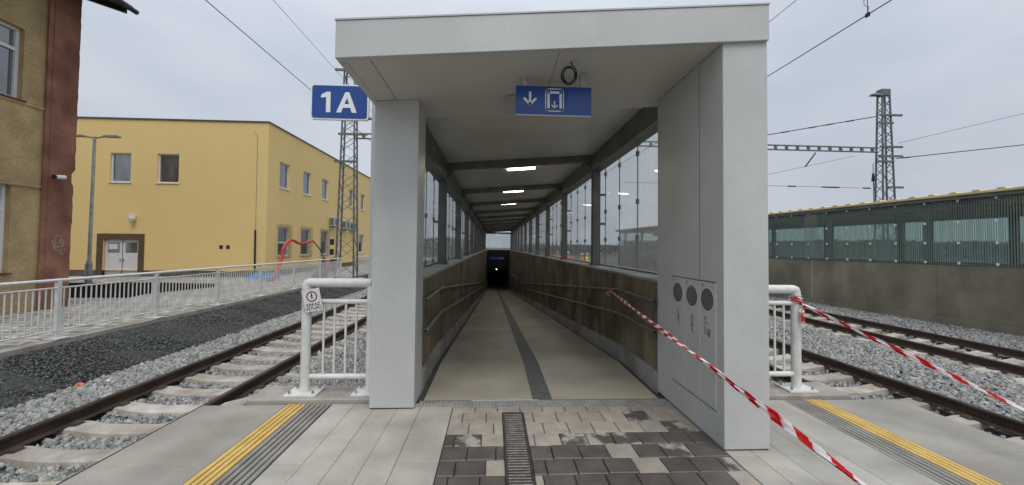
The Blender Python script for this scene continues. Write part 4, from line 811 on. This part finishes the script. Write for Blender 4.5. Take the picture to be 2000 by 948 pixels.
ml = mast('tall steel lattice mast standing in the gap of the white fence', -8.3, 21.9, -.4, 12.2, 1.0, .54, [(6.2, .7, .6), (7.75, .5, 1.1), (11.4, .75, .4)])
for z in (.45, .95, 1.5): mb = MB(); mb.box(-9.02, -8.86, 21.35, 21.5, z, z+.32); build(mb, 'relay_box', 'ink', ml)
mr_ = mast('tall steel lattice mast with small lamp behind the yellow-edged canopy', 25.2, 23.2, -1.0, 11.95, 1.04, .48, [(10.2, .6, .9), (9.7, .8, .3), (8.15, .6, .9), (7.55, .7, .9), (7.2, .75, .3), (5.55, .1, .9)])
mb = MB(); mb.tube([(24.9, 22.8, 11.3), (24.5, 22.8, 11.45)], .04, 6); mb.hexa([(23.9, 22.65, 11.38), (24.55, 22.65, 11.38), (24.55, 22.95, 11.38), (23.9, 22.95, 11.38)], [(24.0, 22.7, 11.5), (24.5, 22.7, 11.55), (24.5, 22.9, 11.55), (24.0, 22.9, 11.5)]); build(mb, 'lamp_head', 'galv_dull', mr_)
gb = thing('gantry_beam', 'steel gantry beam spanning between the two lattice masts', 'gantry', (8, 22.5, 7.8))
A, B = Vector((-7.9, 21.95, 7.75)), Vector((24.75, 23.2, 8.0))
for dz in (-.14, .14): mb = MB(); mb.bar(A+Vector((0, 0, dz)), B+Vector((0, 0, dz)), .12, .06); build(mb, 'chord', 'steel_dark', gb)
for i in range(44): q = A.lerp(B, (i+.5)/44); mb = MB(); mb.box(q.x-.06, q.x+.06, q.y-.07, q.y+.07, q.z-.102, q.z+.102); build(mb, 'batten', 'steel_dark', gb)
def wire(label, pts, r, name='overhead_wire', beads=(), group=None):
    root = thing(name, label, 'wire', pts[0], group); mb = MB(); mb.tube(pts, r, 5); build(mb, 'wire', 'rubber', root)
    V_ = [Vector(p) for p in pts]; ln = [0]
    for a, b in zip(V_[:-1], V_[1:]): ln.append(ln[-1]+(b-a).length)
    def along(d):
        k = max(i for i in range(len(V_)-1) if ln[i] <= d); return V_[k].lerp(V_[k+1], (d-ln[k])/(ln[k+1]-ln[k]))
    for b in beads: mb = MB(); mb.tube([along(b*ln[-1]), along(min(b*ln[-1]+.5, ln[-1]))], .045, 7); build(mb, 'insulator', 'ins', root)
    return root
wire('contact wire above the track beside the yellow building', [(TL, -10, 5.25), (TL, 60, 5.3)], .0075)
wire('thin carrier wire above the contact wire beside the yellow building', [(TL, -10, 6.38), (TL, 10, 6.42), (TL, 24, 6.2), (TL, 60, 6.45)], .005)
rw = wire('contact wire with dropper clamp above the track beside the bin pier', [(TR1, -10, 5.15), (TR1, 10, 5.2), (TR1-2, 60, 5.3)], .0085)
mb = MB(); mb.tube([(TR1, 5.56, 5.2), (TR1, 5.57, 6.3)], .005, 5); mb.tube([(TR1, 5.56, 5.2)]+[(TR1, 5.5+.12*math.cos(t), 5.42+.12*math.sin(t)) for t in np.linspace(-1.2, 3.6, 12)], .004, 5); build(mb, 'dropper', 'rubber', rw); mb = MB(); mb.box(TR1-.012, TR1+.012, 5.53, 5.59, 5.155, 5.215); build(mb, 'clamp', 'rubber', rw)
wire('thin carrier wire above the contact wire beside the bin pier', [(TR1, -10, 6.25), (TR1, 10, 6.35), (TR1-2, 60, 6.5)], .006)
wire('span wire with brown insulators climbing to the mast behind the canopy', [(10.5, 23.2, 8.0), (17.58, 23.2, 8.85), (24.64, 23.2, 10.19)], .028, beads=(.55, .68, .76, .86))
wire('low span wire with insulators below the gantry beam', [(8, 23.2, 5.6), (17.55, 23.2, 5.56), (24.22, 23.2, 5.52)], .012, beads=(.66, .8, .82, .84, .97))
wire('wire sloping up from the mast away behind the canopy', [(26.0, 23.2, 7.48), (34.91, 23.2, 8.59), (50, 23.2, 10.6)], .028, beads=(.02,))
wire('faint upper wire sloping up from the mast behind the canopy', [(26.18, 23.2, 8.49), (34.96, 23.2, 10.68), (50, 23.2, 14.6)], .012)
wire('faint wire rising under the gantry beam', [(12, 23.2, 5.0), (17.56, 23.2, 6.31), (23.2, 23.2, 7.59)], .010)
bw = thing('balance_wire', 'hanging wires with a tension weight beside the mast', 'wire', (24.0, 23.0, 4)); mb = MB(); mb.tube([(24.0, 22.8, 3.0), (24.0, 22.8, 7.0), (24.5, 22.8, 7.15)], .018, 5); mb.tube([(24.14, 22.8, 3.0), (24.02, 22.8, 6.4)], .014, 5); build(mb, 'wire', 'rubber', bw); mb = MB(); mb.tube([(24.0, 22.8, 5.9), (24.0, 22.8, 6.4)], [.1, .05], 8); build(mb, 'weight', 'rubber', bw)
mb = MB(); mb.tube([(20.3, 22.9, 7.65), (19.6, 22.9, 6.75)], .04, 6); tag(build(mb, 'registration_arm', 'rubber', None, base=(20, 22.9, 7.2)), 'short slanting insulator arm hanging under the gantry beam', 'insulator')
# ================================================================== SECOND CANOPY ON THE RIGHT
D = Vector((-.08, 1, 0)).normalized(); NX = Vector((D.y, -D.x, 0)); O3 = Vector((13.3, 12.2, 0))
def W(t, s, z): q = O3+D*t+NX*s; return (q.x, q.y, z)
T0, T1 = -8.0, 22.5; WID = 3.3; TOPW = 1.145; EAV = 2.98
def obox(mb, t0, t1, s0, s1, z0, z1): return mb.hexa([W(t0, s0, z0), W(t0, s1, z0), W(t1, s1, z0), W(t1, s0, z0)], [W(t0, s0, z1), W(t0, s1, z1), W(t1, s1, z1), W(t1, s0, z1)])
rwl = thing('retaining_wall', 'mottled olive-grey concrete wall under the green glass canopy', 'wall', W(4, .2, -.7))
ts = [T0, -4.9, -1.35, 2.8, 5.2, 8.6, 12.2, 15.8, 19.4, T1]
for i, (a, b) in enumerate(zip(ts[:-1], ts[1:])):
    mb = MB(); obox(mb, a+.003, b-.003, .0, .4, -.42, TOPW-.06); build(mb, 'wall_panel', 'concrete_out', rwl, base=W((a+b)/2, .2, 0), bevel=.006)
    mb = MB(); obox(mb, a+.003, b-.003, -.07, .38, -.95, -.425); build(mb, 'footing', 'concrete_out', rwl)
mb = MB(); obox(mb, 2.8-.014, 2.8+.014, -.006, .02, -.42, TOPW-.06); build(mb, 'joint_strip', 'plastic_grey', rwl)
mb = MB(); obox(mb, T0, T1, .02, .42, TOPW-.059, TOPW-.03); build(mb, 'coping', 'steel_dark', rwl)
fwl = thing('retaining_wall', 'far concrete wall seen through the green glass canopy', 'wall', W(4, WID, -.7)); mb = MB(); obox(mb, T0, T1, WID, WID+.4, -.95, TOPW-.03); build(mb, 'wall', 'concrete_out', fwl)
c2 = thing('platform_canopy', 'green glazed canopy with yellow roof edge above the concrete retaining wall', 'canopy', W(4, 1.6, TOPW))
pt = [T0+.6+3.2*i for i in range(10)]
for t in pt:
    if t > T1: continue
    for s in (.22, WID+.2): mb = MB(); obox(mb, t-.09, t+.09, s-.07, s+.07, TOPW-.03, EAV); build(mb, 'post', 'steel_dark', c2)
    mb = MB(); obox(mb, t-.07, t+.07, .1, WID+.3, EAV-.12, EAV+.04); build(mb, 'cross_beam', 'steel_dark', c2)
    for s, sg in ((.29, 1), (WID+.13, -1)): mb = MB(); q0, q1, q2 = W(t, s, EAV-.12), W(t, s+sg*.3, EAV-.12), W(t, s, EAV-.42); nn = D*.02; mb.add([q0, q1, q2]+[tuple(Vector(q)+nn) for q in (q0, q1, q2)], [(0, 1, 2), (3, 5, 4), (0, 1, 4, 3), (1, 2, 5, 4), (2, 0, 3, 5)]); build(mb, 'gusset', 'steel_dark', c2)
mb = MB(); obox(mb, T0, T1, .14, .30, EAV-.16, EAV+.05); build(mb, 'eave_beam', 'steel_dark', c2); mb = MB(); obox(mb, T0, T1, WID+.12, WID+.28, EAV-.34, EAV+.05); build(mb, 'eave_beam', 'steel_dark', c2)
mb = MB(); obox(mb, T0-.2, T1+.2, .0, WID+.5, EAV+.06, EAV+.10); build(mb, 'ceiling_panel', 'ceiling', c2)
mb = MB(); obox(mb, T0-.2, T1+.2, -.14, .02, EAV+.02, EAV+.125); build(mb, 'gutter_board', 'galv_dull', c2)
rf = MB(); prof = []
t = T0-.2
while t < T1+.2: prof += [(t, 0), (t+.22, 0), (t+.26, .045), (t+.38, .045), (t+.42, 0)]; t += .5
for (t, h) in prof: rf.v += [W(t, -.2, EAV+.127), W(t, WID+.6, EAV+.15), W(t, -.2, EAV+.185+h), W(t, WID+.6, EAV+.22+h)]
for i in range(len(prof)-1):
    a = i*4; rf.f += [(a, a+4, a+5, a+1), (a+2, a+3, a+7, a+6), (a, a+2, a+6, a+4), (a+1, a+5, a+7, a+3)]
build(rf, 'roof', 'roof_yellow', c2)
CLW = clamp_mesh('sign_white'); ang = math.atan2(-D.x, D.y)
tt = 5.0-.8*16+.3; k = 0; joints = []
GG = panel_mesh(1.90, .014).mesh('glass_panel', 'glass_green')
while tt < T1-.4:
    if tt > T0:
        p = put(GG, 'glass_panel', c2, W(tt, -.03, TOPW-.02)); p.rotation_euler = (0, 0, ang)
        for z in (.04, .62, 1.22, 1.84): c = bpy.data.objects.new('clamp', CLW); C.objects.link(c); c.parent = p; c.location = (-.02, .8, z)
        p = put(GG, 'glass_panel', c2, W(tt, WID+.43, TOPW-.02)); p.rotation_euler = (0, 0, ang)
    tt += .8
mb = MB(); obox(mb, 2.8-.32, 2.8+.28, -.075, -.063, TOPW-.02, TOPW+1.86); build(mb, 'expansion_pane', 'glass_clear', c2)
# ================================================================== WORKERS seen through the glass
def person(label, loc, rot, coat, arm):
    V = [((0, 0, .95), .15), ((0, .01, 1.15), .16), ((0, 0, 1.38), .17), ((0, 0, 1.50), .06), ((0, .01, 1.60), .085), ((0, .01, 1.70), .095),
         ((.1, 0, .88), .095), ((.11, .02, .48), .075), ((.12, 0, .09), .055), ((.12, .13, .04), .045), ((-.1, 0, .88), .095), ((-.12, -.02, .48), .075), ((-.13, -.06, .09), .055), ((-.13, .07, .04), .045),
         ((.21, 0, 1.40), .07), ((.27, .05, 1.14), .055), ((.24, .05+arm, .95+arm*.6), .042), ((.23, .1+arm, .88+arm*.8), .035), ((-.21, 0, 1.40), .07), ((-.27, .03, 1.14), .055), ((-.25, .16, .95), .042), ((-.24, .22, .90), .035)]
    E_ = [(0, 1), (1, 2), (2, 3), (3, 4), (4, 5), (0, 6), (6, 7), (7, 8), (8, 9), (0, 10), (10, 11), (11, 12), (12, 13), (2, 14), (14, 15), (15, 16), (16, 17), (2, 18), (18, 19), (19, 20), (20, 21)]
    me = bpy.data.meshes.new('body'); me.from_pydata([v[0] for v in V], E_, []); ob_ = bpy.data.objects.new('tmp_body', me); C.objects.link(ob_)
    sk = ob_.modifiers.new('s', 'SKIN')
    for i, v in enumerate(V): me.skin_vertices[0].data[i].radius = (v[1], v[1]); me.skin_vertices[0].data[i].use_root = i == 0
    sb = ob_.modifiers.new('d', 'SUBSURF'); sb.levels = 1; sb.render_levels = 1
    dg = bpy.context.evaluated_depsgraph_get(); dg.update(); bm_ = bpy.data.meshes.new_from_object(ob_.evaluated_get(dg)); bpy.data.objects.remove(ob_)
    bm_.materials.clear(); bm_.materials.append(M[coat]); bm_.materials.append(M['skin']); bm_.materials.append(M['frame_white'])
    for p in bm_.polygons: c = p.center; p.material_index = 2 if c.z > 1.66 else (1 if c.z > 1.52 or (abs(c.x) > .2 and c.z < .97+arm*.5 and c.y > .1) else 0); p.use_smooth = True
    root = thing('person', label, 'person', loc); root.rotation_euler = (0, 0, rot); o = bpy.data.objects.new('body', bm_); C.objects.link(o); o.parent = root
person('worker in orange overalls standing between the tracks, nearest the yellow-green one', (4.24, 18.0, -.47), 1.2, 'hivis_orange', .1)
person('worker in yellow-green overalls standing between the tracks', (4.52, 18.2, -.45), -1.9, 'hivis_yellow', .3)
person('worker in orange overalls standing alone close to the ramp glazing', (3.62, 18.3, -.4), 2.5, 'hivis_orange', .2)
person('worker in orange overalls with raised arm furthest from the yellow-green one', (3.4, 20.2, -.42), .3, 'hivis_orange', .35)
# ================================================================== FAR WOOD
def wood(label, segs):
    vs = []; fs = []
    for (x0, y0, x1, y1, h, n) in segs:
        t = rng.uniform(0, 1, n); top = h*(.86+.10*np.sin(t*37+1)*np.cos(t*15+x0)+.05*np.sin(t*91)); z = -1+(top+1)*np.sqrt(rng.uniform(0, 1, n))
        cx = x0+(x1-x0)*t+rng.normal(0, 1.6, n); cy = y0+(y1-y0)*t+rng.normal(0, 1.6, n); s = rng.uniform(.14, .34, n)
        for i in range(n):
            k = len(vs); d = rng.normal(size=(3, 3))*s[i]; vs += [(cx[i]+q[0], cy[i]+q[1], z[i]+q[2]*.7) for q in d]; fs.append((k, k+1, k+2))
    me = bpy.data.meshes.new('far_wood'); me.from_pydata(vs, [], fs); me.materials.append(M['leaf']); o = bpy.data.objects.new('far_wood', me); C.objects.link(o); stuff(o); tag(o, label, 'trees')
wood('dull leafless wood along the skyline beyond the tracks', [(40, 110, 170, 66, 4.4, 44000), (-70, 150, -8, 140, 5, 12000), (10, 135, 42, 110, 2.6, 7000)])
# ------------------------------------------------------------------ litter on the ballast edge
for (x, y, z, mt, lab, sd_) in ((-6.75, 6.6, -.83, 'hivis_orange', 'crumpled orange wrapper lying at the foot of the gravel bank', 5), (-6.45, 6.75, -.83, 'sign_white', 'crumpled white paper lying at the foot of the gravel bank', 8)):
    rr_ = random.Random(sd_); bm = bmesh.new(); bmesh.ops.create_icosphere(bm, subdivisions=2, radius=.05)
    for v in bm.verts: v.co *= rr_.uniform(.6, 1.25); v.co.z *= .55
    me = bpy.data.meshes.new('litter'); bm.to_mesh(me); bm.free(); me.materials.append(M[mt]); o = bpy.data.objects.new('litter', me); C.objects.link(o); o.location = (x, y, z); tag(o, lab, 'litter')
